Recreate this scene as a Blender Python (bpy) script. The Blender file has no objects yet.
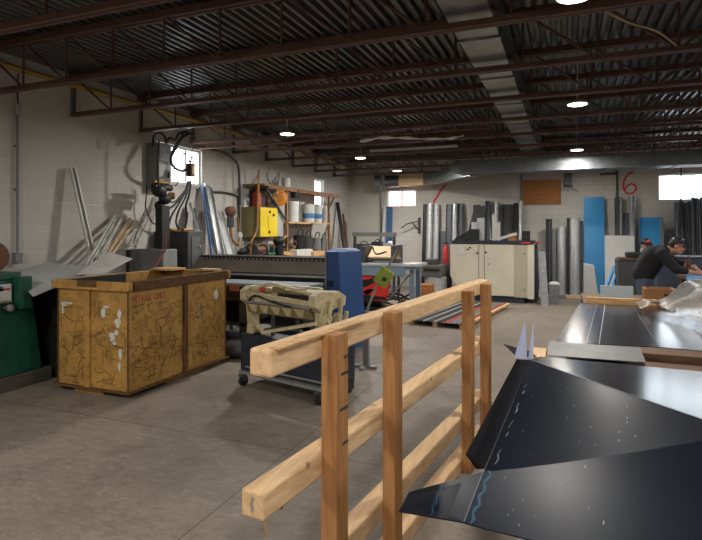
import bpy, bmesh, math, random
from mathutils import Vector, Matrix, Euler
random.seed(7)
SC = bpy.context.scene
COL = SC.collection
V = Vector
R = math.radians

# ------------------------------------------------------------------ camera geometry (survey helper)
FPX, CAMH, HZ = 537.0, 1.6, 230.0
PSI = math.atan(215 / 537); CP, SP = math.cos(PSI), math.sin(PSI)
def ray(px, py):
    a = (px - 351) / FPX
    return V((a * CP - SP, a * SP + CP, -(py - HZ) / FPX))
def P(px, py, X=None, Y=None, Z=None, t=None):
    d = ray(px, py)
    if Z is not None: t = (Z - CAMH) / d.z
    elif X is not None: t = X / d.x
    elif Y is not None: t = Y / d.y
    return V((d.x * t, d.y * t, CAMH + d.z * t))

# ------------------------------------------------------------------ materials
def lin(c):
    return tuple(((x / 255) / 12.92 if x / 255 <= .04045 else ((x / 255 + .055) / 1.055) ** 2.4) for x in c)
MATS = {}
class NT:
    def __init__(s, name):
        s.m = bpy.data.materials.new(name); s.m.use_nodes = True
        s.t = s.m.node_tree; s.n = s.t.nodes; s.l = s.t.links
        s.b = s.n['Principled BSDF']; s.out = s.n['Material Output']
    def new(s, ty, **kw):
        n = s.n.new(ty)
        for k, v in kw.items(): setattr(n, k, v)
        return n
    def link(s, a, b): s.l.new(a, b)
    def coords(s, scale=(1, 1, 1), rot=(0, 0, 0), kind='Object'):
        tc = s.new('ShaderNodeTexCoord'); mp = s.new('ShaderNodeMapping')
        mp.inputs['Scale'].default_value = scale; mp.inputs['Rotation'].default_value = rot
        s.link(tc.outputs[kind], mp.inputs['Vector']); return mp.outputs[0]
    def noise(s, vec, scale, detail=4, rough=.6, dist=0):
        n = s.new('ShaderNodeTexNoise'); n.inputs['Scale'].default_value = scale
        n.inputs['Detail'].default_value = detail; n.inputs['Roughness'].default_value = rough
        n.inputs['Distortion'].default_value = dist
        s.link(vec, n.inputs['Vector']); return n.outputs['Fac']
    def ramp(s, fac, stops):
        r = s.new('ShaderNodeValToRGB'); e = r.color_ramp.elements
        while len(e) < len(stops): e.new(.5)
        for i, (p, c) in enumerate(stops):
            e[i].position = p; e[i].color = (*c, 1) if len(c) == 3 else c
        s.link(fac, r.inputs[0]); return r.outputs[0]
    def mix(s, fac, a, b, mode='MIX'):
        m = s.new('ShaderNodeMix', data_type='RGBA', blend_type=mode)
        if isinstance(fac, (int, float)): m.inputs[0].default_value = fac
        else: s.link(fac, m.inputs[0])
        for i, c in ((6, a), (7, b)):
            if isinstance(c, tuple): m.inputs[i].default_value = (*c[:3], 1)
            else: s.link(c, m.inputs[i])
        return m.outputs[2]
    def bump(s, h, strength=.3, dist=.01):
        b = s.new('ShaderNodeBump'); b.inputs['Strength'].default_value = strength
        b.inputs['Distance'].default_value = dist
        s.link(h, b.inputs['Height']); s.link(b.outputs[0], s.b.inputs['Normal'])
    def set(s, **kw):
        for k, v in kw.items():
            s.b.inputs[k.replace('_', ' ')].default_value = v

def mat(name, col, rough=.5, metal=0., var=.18, scale=6., bump=0., spec=.5, dirt=None, dirt_amt=.35, stretch=(1, 1, 1), coat=0.):
    """painted / plain surface with a slight unevenness of tone and gloss"""
    if name in MATS: return MATS[name]
    n = NT(name); c = lin(col)
    vec = n.coords(stretch)
    f = n.noise(vec, scale, 5)
    lo = tuple(x * (1 - var) for x in c); hi = tuple(min(1, x * (1 + var)) for x in c)
    o = n.ramp(f, [(.3, lo), (.7, hi)])
    if dirt:
        f2 = n.noise(vec, scale * 2.7, 6, .7)
        k = n.ramp(f2, [(.62 - dirt_amt * .4, (0, 0, 0)), (.72, (1, 1, 1))])
        o = n.mix(k, o, lin(dirt))
    n.link(o, n.b.inputs['Base Color'])
    rr = n.ramp(f, [(.3, (max(0, rough - .06),) * 3), (.7, (min(1, rough + .06),) * 3)])
    n.link(rr, n.b.inputs['Roughness'])
    n.set(Metallic=metal, Specular_IOR_Level=spec, Coat_Weight=coat)
    if bump: n.bump(n.noise(vec, scale * 8, 4), bump, .01)
    MATS[name] = n.m; return n.m

def block_mat(name, col, axis, row=.203, mort=.72, width=.406):
    n = NT(name); tc = n.new('ShaderNodeTexCoord'); sx = n.new('ShaderNodeSeparateXYZ'); cb = n.new('ShaderNodeCombineXYZ')
    n.link(tc.outputs['Object'], sx.inputs[0]); n.link(sx.outputs[axis], cb.inputs[0]); n.link(sx.outputs[2], cb.inputs[1])
    br = n.new('ShaderNodeTexBrick'); n.link(cb.outputs[0], br.inputs['Vector'])
    c = lin(col)
    br.inputs['Color1'].default_value = (*c, 1)
    br.inputs['Color2'].default_value = (*[x * .9 for x in c], 1)
    br.inputs['Mortar'].default_value = (*[min(1, x * mort) for x in c], 1)
    for k, v in (('Scale', 1), ('Mortar Size', .007), ('Mortar Smooth', .5), ('Bias', 0), ('Brick Width', width), ('Row Height', row)):
        br.inputs[k].default_value = v
    f = n.noise(tc.outputs['Object'], 1.1, 6, .65)
    o = n.mix(.35, br.outputs[0], n.ramp(f, [(.3, tuple(x * .7 for x in c)), (.7, tuple(x * 1.15 for x in c))]))
    f2 = n.noise(tc.outputs['Object'], 9, 5, .7)
    o = n.mix(n.ramp(f2, [(.66, (0, 0, 0)), (.76, (.5, .5, .5))]), o, tuple(x * .55 for x in c))
    n.link(o, n.b.inputs['Base Color']); n.set(Roughness=.75, Specular_IOR_Level=.3)
    mx = n.new('ShaderNodeMath', operation='MULTIPLY_ADD'); n.link(br.outputs['Fac'], mx.inputs[0]); mx.inputs[1].default_value = -1.
    n.link(n.noise(tc.outputs['Object'], 60, 3), mx.inputs[2]); n.bump(mx.outputs[0], .5, .006)
    return n.m

def wood_mat(name, light, dark, axis=1, scale=1., rough=.65, knots=True):
    n = NT(name); st = [9, 9, 9]; st[axis] = .9
    vec = n.coords(tuple(x * scale for x in st))
    f = n.noise(vec, 2.2, 6, .6, 1.4); w = n.new('ShaderNodeTexWave', wave_type='BANDS', bands_direction='DIAGONAL')
    w.inputs['Scale'].default_value = 1.4; w.inputs['Distortion'].default_value = 7; w.inputs['Detail'].default_value = 3
    n.link(vec, w.inputs['Vector'])
    o = n.ramp(f, [(.25, lin(dark)), (.6, lin(light)), (.85, tuple(min(1, x * 1.1) for x in lin(light)))])
    o = n.mix(n.ramp(w.outputs['Fac'], [(.0, (.35, .35, .35)), (.35, (0, 0, 0))]), o, lin(dark))
    if knots:
        v2 = n.coords((5, 5, 5)); vo = n.new('ShaderNodeTexVoronoi'); vo.inputs['Scale'].default_value = 1.3
        n.link(v2, vo.inputs['Vector'])
        o = n.mix(n.ramp(vo.outputs['Distance'], [(.05, (.8, .8, .8)), (.11, (0, 0, 0))]), o, tuple(x * .4 for x in lin(dark)))
    n.link(o, n.b.inputs['Base Color']); n.set(Roughness=rough, Specular_IOR_Level=.3); n.bump(f, .25, .004)
    return n.m

def concrete_mat():
    n = NT('concrete_floor'); vec = n.coords()
    a = n.noise(vec, .55, 8, .65, .4); b = n.noise(vec, 3.2, 8, .75, .6); c = n.noise(vec, 46, 4, .7); d = n.noise(n.coords((7, 13, 1)), 1.6, 8, .7, 1.)
    o = n.ramp(a, [(.28, lin((112, 103, 94))), (.5, lin((132, 122, 111))), (.72, lin((148, 137, 124)))])
    o = n.mix(n.ramp(b, [(.34, (.6, .6, .6)), (.5, (0, 0, 0))]), o, lin((98, 91, 82)))
    o = n.mix(n.ramp(d, [(.3, (.55, .55, .55)), (.48, (0, 0, 0))]), o, lin((92, 84, 74)))
    o = n.mix(n.ramp(d, [(.54, (0, 0, 0)), (.72, (.4, .4, .4))]), o, lin((176, 166, 148)))
    o = n.mix(n.ramp(c, [(.62, (0, 0, 0)), (.7, (.35, .35, .35))]), o, lin((74, 68, 60)))
    # saw-cut control joints
    tc = n.new('ShaderNodeTexCoord'); sx = n.new('ShaderNodeSeparateXYZ'); n.link(tc.outputs['Object'], sx.inputs[0])
    def m(op, x, y=None):
        q = n.new('ShaderNodeMath', operation=op)
        for i, v in enumerate((x, y)):
            if v is None: continue
            if isinstance(v, (int, float)): q.inputs[i].default_value = v
            else: n.link(v, q.inputs[i])
        return q.outputs[0]
    def joint(ch, at, step): return m('LESS_THAN', m('ABSOLUTE', m('SUBTRACT', m('FRACT', m('ADD', m('DIVIDE', m('SUBTRACT', sx.outputs[ch], at), step), 20.5)), .5)), .0045 / step)
    o = n.mix(m('MULTIPLY', m('MAXIMUM', joint(0, -2.41, 4.3), joint(1, -1.39, 4.6)), .75), o, lin((70, 64, 56)))
    n.link(o, n.b.inputs['Base Color'])
    n.link(n.ramp(b, [(.3, (.45, .45, .45)), (.7, (.68, .68, .68))]), n.b.inputs['Roughness'])
    n.set(Specular_IOR_Level=.3); n.bump(d, .35, .006); return n.m

def galv_mat(name, col=(165, 168, 170), rough=.35, sc=14, metal=.9):
    n = NT(name); vec = n.coords(); vo = n.new('ShaderNodeTexVoronoi'); vo.inputs['Scale'].default_value = sc
    n.link(vec, vo.inputs['Vector']); c = lin(col)
    f = n.noise(vec, 2.5, 4)
    o = n.mix(.5, n.ramp(vo.outputs['Color'], [(.2, tuple(x * .75 for x in c)), (.8, tuple(min(1, x * 1.12) for x in c))]),
              n.ramp(f, [(.3, tuple(x * .75 for x in c)), (.7, c)]))
    n.link(o, n.b.inputs['Base Color']); n.set(Metallic=metal, Roughness=rough); return n.m

def film_mat(name, col, alpha):
    n = NT(name); n.set(Base_Color=(*lin(col), 1), Roughness=.34, Specular_IOR_Level=.5)
    tr = n.new('ShaderNodeBsdfTransparent'); mx = n.new('ShaderNodeMixShader')
    f = n.noise(n.coords(), 7, 4)
    n.link(n.ramp(f, [(.3, (alpha - .12,) * 3), (.7, (min(1, alpha + .12),) * 3)]), mx.inputs[0])
    n.link(tr.outputs[0], mx.inputs[1]); n.link(n.b.outputs[0], mx.inputs[2]); n.link(mx.outputs[0], n.out.inputs[0])
    return n.m

def glass_mat():
    n = NT('window_glass'); g = n.new('ShaderNodeBsdfGlossy'); g.inputs['Roughness'].default_value = .03
    tr = n.new('ShaderNodeBsdfTransparent'); tr.inputs[0].default_value = (.95, .97, .97, 1); mx = n.new('ShaderNodeMixShader'); mx.inputs[0].default_value = .06
    n.link(tr.outputs[0], mx.inputs[1]); n.link(g.outputs[0], mx.inputs[2]); n.link(mx.outputs[0], n.out.inputs[0]); return n.m

def emit_mat(name, col, st):
    n = NT(name); n.set(Base_Color=(*lin(col), 1), Emission_Color=(*lin(col), 1), Emission_Strength=st); return n.m

M_wallL = block_mat('painted_block_left', (204, 200, 193), 1, .15, 1.16)  # joint lines lighter than the blocks: lit edges put into the colour
M_wallB = block_mat('painted_block_back', (212, 208, 200), 0, .118, .74)
M_floor = concrete_mat()
M_deck = mat('steel_deck', (112, 112, 110), .38, .7, .25, 3)
M_joist = mat('oxide_primer_steel', (92, 64, 57), .55, .1, .2, 8)
M_galv = galv_mat('galvanised_duct', (150, 154, 157), .33)
M_galvT = galv_mat('dull_trunk_duct', (118, 121, 124), .42)
M_galvS = galv_mat('galvanised_sheet', (206, 208, 209), .34, 30, .45)
M_galvD = galv_mat('dull_galvanised', (140, 142, 144), .45, 18, .5)
M_yel = mat('worn_yellow_paint', (178, 136, 70), .55, 0, .2, 5, .12, dirt=(112, 82, 44), dirt_amt=.34)
M_rim = mat('rusted_rim', (110, 76, 42), .75, .1, .4, 16, .3, dirt=(46, 34, 28), dirt_amt=.5)
M_black = mat('black_paint', (24, 24, 25), .5, 0, .2, 6)
M_rubber = mat('black_rubber', (22, 22, 22), .6, 0, .2, 8)
M_scuff = mat('black_scuff', (44, 34, 22), .7, 0, .2, 8)
M_white = mat('white_paint', (205, 203, 196), .55, 0, .1, 8)
M_red = mat('red_paint', (190, 48, 44), .55, 0, .15, 8)
M_redspray = mat('red_spray_paint', (206, 72, 60), .7, 0, .25, 14)
M_green = mat('dark_green_enamel', (28, 78, 60), .42, 0, .18, 4, dirt=(20, 50, 40), dirt_amt=.2)
M_pine = wood_mat('pine_lumber', (224, 192, 150), (196, 154, 110), 1)
M_pineV = wood_mat('shaded_pine_post', (178, 130, 82), (140, 94, 56), 2)  # darker than the rails: shade on the post fronts put into the colour
M_pineX = wood_mat('pine_plank', (216, 178, 128), (178, 132, 84), 0)
M_oldwood = wood_mat('old_timber', (112, 84, 62), (64, 46, 36), 0)
M_grey_timber = wood_mat('weathered_timber', (92, 86, 78), (62, 56, 50), 1)
M_ply = wood_mat('plywood', (178, 118, 66), (140, 88, 46), 0, .5, knots=False)
M_hem = mat('matt_navy_backing', (20, 25, 34), .75, 0, .02, 1, spec=.05)
M_pale = mat('pale_painted_sheet', (200, 201, 199), .5, 0, .05, 4)
M_table = mat('pale_steel_table', (146, 152, 160), .4, .3, .08, 4)
M_tanboard = mat('tan_board', (178, 150, 112), .6, 0, .1, 5)
M_mgrey = mat('mid_grey_enamel', (86, 86, 84), .5, 0, .12, 4)
M_tan = mat('tan_sheet', (200, 172, 128), .55, 0, .1, 5)
M_grey = mat('grey_enamel', (122, 124, 124), .5, 0, .12, 4)
M_lgrey = mat('light_grey_enamel', (170, 172, 172), .5, 0, .1, 4)
M_dgrey = mat('dark_grey_enamel', (62, 64, 66), .5, 0, .15, 4)
M_beam = mat('brown_grey_enamel', (124, 116, 107), .5, .1, .15, 4)
M_blue = mat('royal_blue_enamel', (32, 74, 132), .42, 0, .12, 4)
M_navy = mat('navy_enamel', (34, 41, 54), .5, 0, .25, 7, dirt=(50, 56, 68), dirt_amt=.2)
M_sky = mat('sky_blue_sheet', (42, 136, 194), .38, .1, .08, 3)
M_bgrey = mat('blue_grey_enamel', (112, 130, 146), .45, 0, .1, 4)
M_cream = mat('cream_enamel', (206, 200, 180), .45, 0, .06, 3)
M_cream2 = mat('darker_cream_enamel', (176, 168, 148), .5, 0, .06, 3)  # darker cream for the corner panel
M_beige = mat('beige_casting', (192, 178, 140), .5, 0, .18, 9, dirt=(112, 98, 70), dirt_amt=.25)
M_khaki = mat('khaki_enamel', (120, 112, 74), .5, 0, .15, 5)
M_byel = mat('bright_yellow_enamel', (232, 204, 40), .42, 0, .06, 4)
M_orange = mat('orange_rubber', (218, 146, 52), .5, 0, .12, 12)
M_lime = mat('lime_green_plastic', (132, 150, 50), .5, 0, .15, 12)
M_steel = mat('bare_steel', (166, 168, 168), .38, .6, .15, 8)
M_alu = mat('aluminium_stud', (206, 206, 200), .45, .15, .1, 6)
M_brass = mat('brass_pipe', (150, 112, 62), .4, .6, .2, 12)
M_copper = mat('rusty_brown_motor', (104, 66, 48), .6, .2, .25, 12)
M_ypipe = mat('yellow_pipe_paint', (178, 146, 62), .5, 0, .15, 5)
M_pail = mat('white_plastic_pail', (200, 202, 200), .45, 0, .08, 9)
M_pailb = mat('blue_pail_label', (70, 120, 170), .5, 0, .1, 9)
M_film = film_mat('clear_plastic_film', (168, 168, 163), .46)
M_film2 = film_mat('sky_tinted_film', (204, 212, 246), .72)  # bluish tint of the upturned tabs stands for reflected sky
M_glass = glass_mat()
M_lamp = emit_mat('lamp_lens', (255, 246, 228), 14)
M_lamph = mat('lamp_housing', (180, 180, 178), .5, 0, .05, 6)
M_skin = mat('skin', (186, 132, 106), .5, 0, .08, 9)
M_shirt = mat('black_cotton', (24, 24, 28), .9, 0, .15, 20, .2)
M_jeans = mat('denim', (72, 84, 106), .9, 0, .2, 20, .2)
M_boot = mat('brown_leather', (70, 48, 34), .6, 0, .2, 10)
M_cloth = mat('grey_cotton', (150, 150, 152), .9, 0, .1, 14, .2)
M_hair = mat('dark_hair', (30, 24, 20), .7, 0, .2, 20)
M_brick = block_mat('pink_brick', (226, 150, 142), 0, .08, 1.1, .22)
M_shelfwood = wood_mat('brown_shelf_board', (150, 112, 78), (98, 70, 48), 1)
M_card = mat('tan_cardboard', (168, 116, 70), .8, 0, .1, 6)

def navy_sheet_mat():
    n = NT('navy_prefinished_sheet'); vec = n.coords()
    f = n.noise(vec, 1.6, 4)
    n.link(n.ramp(f, [(.3, lin((24, 29, 40))), (.7, lin((29, 35, 47)))]), n.b.inputs['Base Color'])
    n.set(Roughness=.17, Specular_IOR_Level=.5); return n.m
M_sheet = navy_sheet_mat(); M_satin = mat('navy_satin_sheet', (21, 26, 36), .3, 0, .02, .4, spec=.05)
M_chalk = mat('blue_film_remnant', (24, 66, 98), .6, 0, .3, 30)
M_edge = mat('bare_cut_edge', (120, 128, 138), .4, .6, .1, 9)

# ------------------------------------------------------------------ mesh builder
class MB:
    def __init__(s, M=None): s.v = []; s.f = []; s.mi = []; s.M = M
    def add(s, vs, fs, m=0):
        b = len(s.v)
        for p in vs:
            p = V(p); s.v.append(s.M @ p if s.M else p)
        for f in fs: s.f.append([b + i for i in f]); s.mi.append(m)
        return s
    def hexa(s, p, m=0):
        return s.add(p, [(3, 2, 1, 0), (4, 5, 6, 7), (0, 1, 5, 4), (1, 2, 6, 5), (2, 3, 7, 6), (3, 0, 4, 7)], m)
    def bx(s, x0, x1, y0, y1, z0, z1, m=0):
        return s.hexa([(x0, y0, z0), (x1, y0, z0), (x1, y1, z0), (x0, y1, z0), (x0, y0, z1), (x1, y0, z1), (x1, y1, z1), (x0, y1, z1)], m)
    def box(s, c, d, rot=None, m=0):
        q = Euler(rot).to_matrix() if rot else Matrix.Identity(3)
        h = [x / 2 for x in d]
        return s.hexa([V(c) + q @ V((a * h[0], b * h[1], e * h[2])) for e in (-1, 1) for a, b in ((-1, -1), (1, -1), (1, 1), (-1, 1))], m)
    def prism(s, poly, off, m=0):
        n = len(poly); off = V(off)
        return s.add([V(p) for p in poly] + [V(p) + off for p in poly],
                     [tuple(range(n))[::-1], tuple(range(n, 2 * n))] + [(i, (i + 1) % n, n + (i + 1) % n, n + i) for i in range(n)], m)
    def bar(s, p, q, w, h, up=(0, 0, 1), m=0):
        p, q = V(p), V(q); d = (q - p).normalized(); a = d.cross(V(up))
        if a.length < 1e-4: a = d.cross(V((1, 0, 0)))
        a.normalize(); b = a.cross(d)
        return s.hexa([x + a * i * w / 2 + b * j * h / 2 for x in (p, q) for i, j in ((-1, -1), (1, -1), (1, 1), (-1, 1))], m)
    def ring(s, c, a, b, r, n): return [V(c) + a * (math.cos(2 * math.pi * i / n) * r) + b * (math.sin(2 * math.pi * i / n) * r) for i in range(n)]
    def cyl(s, p, q, r0, r1=None, n=16, m=0):
        r1 = r0 if r1 is None else r1; p, q = V(p), V(q); d = (q - p).normalized()
        a = d.orthogonal().normalized(); b = d.cross(a)
        return s.add(s.ring(p, a, b, r0, n) + s.ring(q, a, b, r1, n),
                     [tuple(range(n))[::-1], tuple(range(n, 2 * n))] + [(i, (i + 1) % n, n + (i + 1) % n, n + i) for i in range(n)], m)
    def tube(s, pts, r, n=8, sub=5, m=0, closed=False):
        pts = [V(p) for p in pts]; out = []
        if sub > 1 and len(pts) > 2:
            k = len(pts)
            for i in range(k if closed else k - 1):
                g = lambda j: pts[j % k] if closed else pts[max(0, min(k - 1, j))]
                p0, p1, p2, p3 = g(i - 1), g(i), g(i + 1), g(i + 2)
                for j in range(sub):
                    u = j / sub
                    out.append(.5 * ((2 * p1) + (p2 - p0) * u + (2 * p0 - 5 * p1 + 4 * p2 - p3) * u * u + (3 * p1 - p0 - 3 * p2 + p3) * u ** 3))
            if not closed: out.append(pts[-1])
        else: out = pts
        k = len(out); vs = []; a = None
        for i, p in enumerate(out):
            d = (out[(i + 1) % k] if closed else out[min(k - 1, i + 1)]) - (out[i - 1] if closed else out[max(0, i - 1)])
            d.normalize()
            if a is None: a = d.orthogonal().normalized()
            a = (a - d * a.dot(d)).normalized(); b = d.cross(a); vs += s.ring(p, a, b, r, n)
        fs = []
        for i in range(k if closed else k - 1):
            for j in range(n):
                fs.append((i * n + j, i * n + (j + 1) % n, ((i + 1) % k) * n + (j + 1) % n, ((i + 1) % k) * n + j))
        if not closed: fs += [tuple(range(n))[::-1], tuple(range((k - 1) * n, k * n))]
        return s.add(vs, fs, m)
    def lathe(s, prof, c, n=24, axis=(0, 0, 1), m=0):
        d = V(axis).normalized(); a = d.orthogonal().normalized(); b = d.cross(a); vs = []; fs = []; k = len(prof)
        for r, z in prof: vs += s.ring(V(c) + d * z, a, b, max(r, 1e-4), n)
        for i in range(k - 1):
            for j in range(n): fs.append((i * n + j, i * n + (j + 1) % n, (i + 1) * n + (j + 1) % n, (i + 1) * n + j))
        fs += [tuple(range(n))[::-1], tuple(range((k - 1) * n, k * n))]
        return s.add(vs, fs, m)
    def ell(s, c, r, n=16, k=10, rot=None, m=0):
        q = Euler(rot).to_matrix() if rot else Matrix.Identity(3); r = (r, r, r) if isinstance(r, (int, float)) else r
        vs = []; fs = []
        for i in range(k + 1):
            th = math.pi * i / k; rr = max(math.sin(th), 1e-3)
            for j in range(n):
                ph = 2 * math.pi * j / n
                vs.append(V(c) + q @ V((r[0] * rr * math.cos(ph), r[1] * rr * math.sin(ph), -r[2] * math.cos(th))))
        for i in range(k):
            for j in range(n): fs.append((i * n + j, i * n + (j + 1) % n, (i + 1) * n + (j + 1) % n, (i + 1) * n + j))
        fs += [tuple(range(n))[::-1], tuple(range(k * n, (k + 1) * n))]
        return s.add(vs, fs, m)
    def ribbon(s, pts, w, nrm, th=.0015, m=0):
        pts = [V(p) for p in pts]; nrm = V(nrm).normalized(); L = []; Rr = []
        for i, p in enumerate(pts):
            d = pts[min(len(pts) - 1, i + 1)] - pts[max(0, i - 1)]; a = d.cross(nrm).normalized()
            ww = w(i / (len(pts) - 1)) if callable(w) else w
            L.append(p + a * ww / 2); Rr.append(p - a * ww / 2)
        n = len(pts); o = nrm * th
        vs = L + Rr + [x + o for x in L] + [x + o for x in Rr]; fs = []
        for i in range(n - 1):
            fs += [(2 * n + i, 2 * n + i + 1, 3 * n + i + 1, 3 * n + i), (i, n + i, n + i + 1, i + 1),
                   (i, i + 1, 2 * n + i + 1, 2 * n + i), (n + i + 1, n + i, 3 * n + i, 3 * n + i + 1)]
        fs += [(0, 2 * n, 3 * n, n), (n - 1, 2 * n - 1, 4 * n - 1, 3 * n - 1)]
        return s.add(vs, fs, m)
    def strip(s, prof, base, top, uax, vax, th, m=0):
        """a bent sheet: 2-D profile (u, v) with thickness th drawn from base to top"""
        u, v = V(uax).normalized(), V(vax).normalized(); k = len(prof); off = []
        for i in range(k):
            a = V(prof[min(k - 1, i + 1)]) - V(prof[max(0, i - 1)]); nn = V((-a.y, a.x)); nn.normalize(); off.append(V(prof[i]) + nn * th)
        loop = [V(p) for p in prof] + off[::-1]
        return s.prism([V(base) + u * p.x + v * p.y for p in loop], V(top) - V(base), m)
    def plate(s, pts, th=.002, m=0, nrm=None):
        pts = [V(p) for p in pts]
        nn = V(nrm) if nrm else (pts[1] - pts[0]).cross(pts[2] - pts[0]).normalized()
        return s.prism(pts, nn * th, m)
    def build(s, name, mats, parent=None, bevel=0, smooth=False, label=None):
        mats = mats if isinstance(mats, (list, tuple)) else [mats]
        me = bpy.data.meshes.new(name)
        if parent is None:
            xs = [p.x for p in s.v]; ys = [p.y for p in s.v]; zs = [p.z for p in s.v]
            org = V(((min(xs) + max(xs)) / 2, (min(ys) + max(ys)) / 2, min(zs)))
        else: org = ORG[parent]
        me.from_pydata([p - org for p in s.v], [], s.f)
        for mm in mats: me.materials.append(mm)
        for p, i in zip(me.polygons, s.mi): p.material_index = i; p.use_smooth = smooth
        bm = bmesh.new(); bm.from_mesh(me); bmesh.ops.recalc_face_normals(bm, faces=bm.faces); bm.to_mesh(me); bm.free()
        o = bpy.data.objects.new(name, me); COL.objects.link(o); ORG[o] = org
        if parent is None: o.location = org
        else: o.parent = parent
        if smooth:
            md = o.modifiers.new('es', 'EDGE_SPLIT'); md.split_angle = R(38)
        if bevel:
            md = o.modifiers.new('bv', 'BEVEL'); md.width = bevel; md.segments = 2; md.limit_method = 'ANGLE'; md.angle_limit = R(40)
        if label: o['label'] = label
        return o
ORG = {}
def tag(o, label, cat, group=None):
    o['label'] = label; o['category'] = cat
    if group: o['group'] = group
    return o
def thing(name, label, cat, loc, group=None):
    o = bpy.data.objects.new(name, None); COL.objects.link(o); o.empty_display_size = .1
    o.location = loc; ORG[o] = V(loc); return tag(o, label, cat, group)
def struct(o): o['kind'] = 'structure'; return o
def dup(root, delta, label, group=None):
    m = {}
    def cp(o, par):
        c = o.copy(); COL.objects.link(c)
        if par: c.parent = par
        ORG[c] = ORG[o]
        for ch in KIDS.get(o, [ch for ch in o.children]): cp(ch, c)
        return c
    r = cp(root, None); r.location = root.location + V(delta); r['label'] = label
    if group: r['group'] = group
    return r
KIDS = {}
def rotz(loc, deg): return Matrix.Translation(V(loc)) @ Matrix.Rotation(R(deg), 4, 'Z')
# ================================================================== ROOM
XL, YB, XR, YF, ZD = -5.9, 14.7, 7.0, -5.0, 3.6
struct(MB().bx(XL - .2, XR + .2, YF - .2, YB + .2, -.2, 0).build('floor', M_floor))
def wall_holes(name, m, along, fixed0, fixed1, a0, a1, holes, z1=3.78):
    """wall of boxes round its window openings; along 'x' or 'y'"""
    b = MB()
    def put(u0, u1, z0, zz):
        if u1 - u0 < 1e-4 or zz - z0 < 1e-4: return
        if along == 'y': b.bx(fixed0, fixed1, u0, u1, z0, zz)
        else: b.bx(u0, u1, fixed0, fixed1, z0, zz)
    cur = a0
    for (u0, u1, z0, zz) in sorted(holes):
        put(cur, u0, 0, z1); put(u0, u1, 0, z0); put(u0, u1, zz, z1); cur = u1
    put(cur, a1, 0, z1)
    o = b.build(name, m); return struct(o)
WL = [(6.62, 7.74, 2.36, 2.98), (12.26, 12.8, 2.2, 2.9)]
WB = [(-4.77, -3.91, 2.25, 2.74), (2.05, 3.75, 2.3, 2.93)]
wall_holes('wall_left', M_wallL, 'y', XL - .2, XL, YF - .2, YB + .2, WL)
wall_holes('wall_back', M_wallB, 'x', YB, YB + .2, XL, XR + .2, WB)
struct(MB().bx(XR, XR + .2, YF, YB, 0, 3.78).build('wall_right', M_wallL))
struct(MB().bx(XL, XR, YF - .2, YF, 0, 3.78).build('wall_front', M_wallB))
def window(nm, side, u0, u1, z0, z1, nmull, bars=0, lab=None):
    f = MB(); w = .035
    def bx(a0, a1, c0, c1, d=(.05, .1)):
        if side == 'l': f.bx(XL - d[1], XL - d[0], a0, a1, c0, c1)
        else: f.bx(a0, a1, YB + d[0], YB + d[1], c0, c1)
    bx(u0, u1, z0, z0 + w); bx(u0, u1, z1 - w, z1); bx(u0, u0 + w, z0 + w, z1 - w); bx(u1 - w, u1, z0 + w, z1 - w)
    for i in range(nmull):
        c = u0 + (u1 - u0) * (i + 1) / (nmull + 1); bx(c - w / 2, c + w / 2, z0 + w, z1 - w)
    for i in range(bars):
        c = z0 + (z1 - z0) * (i + 1) / (bars + 1); bx(u0 + w, u1 - w, c - w / 2, c + w / 2)
    fr = struct(f.build(nm, M_white))
    g = MB()
    if side == 'l': g.bx(XL - .08, XL - .074, u0 + .01, u1 - .01, z0 + .01, z1 - .01)
    else: g.bx(u0 + .01, u1 - .01, YB + .074, YB + .08, z0 + .01, z1 - .01)
    g.build('window_glass', M_glass, fr)
    s = MB()
    if side == 'l': s.bx(XL - .05, XL + .02, u0 - .02, u1 + .02, z0 - .03, z0)
    else: s.bx(u0 - .02, u1 + .02, YB - .02, YB + .05, z0 - .03, z0)
    s.build('window_sill', M_white, fr)
    # daylight enters through the opening: a portal samples the sky there
    L = bpy.data.lights.new('daylight', 'AREA'); L.shape = 'RECTANGLE'; L.size = u1 - u0; L.size_y = z1 - z0; L.cycles.is_portal = True
    o = bpy.data.objects.new('daylight_portal', L); COL.objects.link(o)
    if side == 'l': o.location = (XL - .02, (u0 + u1) / 2, (z0 + z1) / 2); o.rotation_euler = (R(90), 0, R(-90))
    else: o.location = ((u0 + u1) / 2, YB + .02, (z0 + z1) / 2); o.rotation_euler = (R(-90), 0, 0); 
window('window_1', 'l', *WL[0], 2); window('window_2', 'l', *WL[1], 1, 1)
window('window_3', 'b', *WB[0], 1); window('window_4', 'b', *WB[1], 0)
b = MB().bx(-11, -2.5, 19, 20, -1, 7).build('brick_building', M_brick)
tag(b, 'pale pink brick building seen through the small two-pane back window', 'building')

# roof deck: trapezoid ribs that run away from the camera
d = MB(); prof = []; x = XL - .1
while x < XR + .1:
    prof += [(x, ZD), (x + .034, ZD), (x + .046, ZD + .05), (x + .09, ZD + .05)]; x += .102
vs = [(px, y, pz) for y in (YF - .1, YB + .1) for px, pz in prof]; n = len(prof)
d.add(vs, [(i, i + 1, n + i + 1, n + i) for i in range(n - 1)])
d.bx(XL - .2, XR + .2, YF - .2, YB + .2, ZD + .09, ZD + .18)
struct(d.build('ceiling', M_deck))

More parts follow.
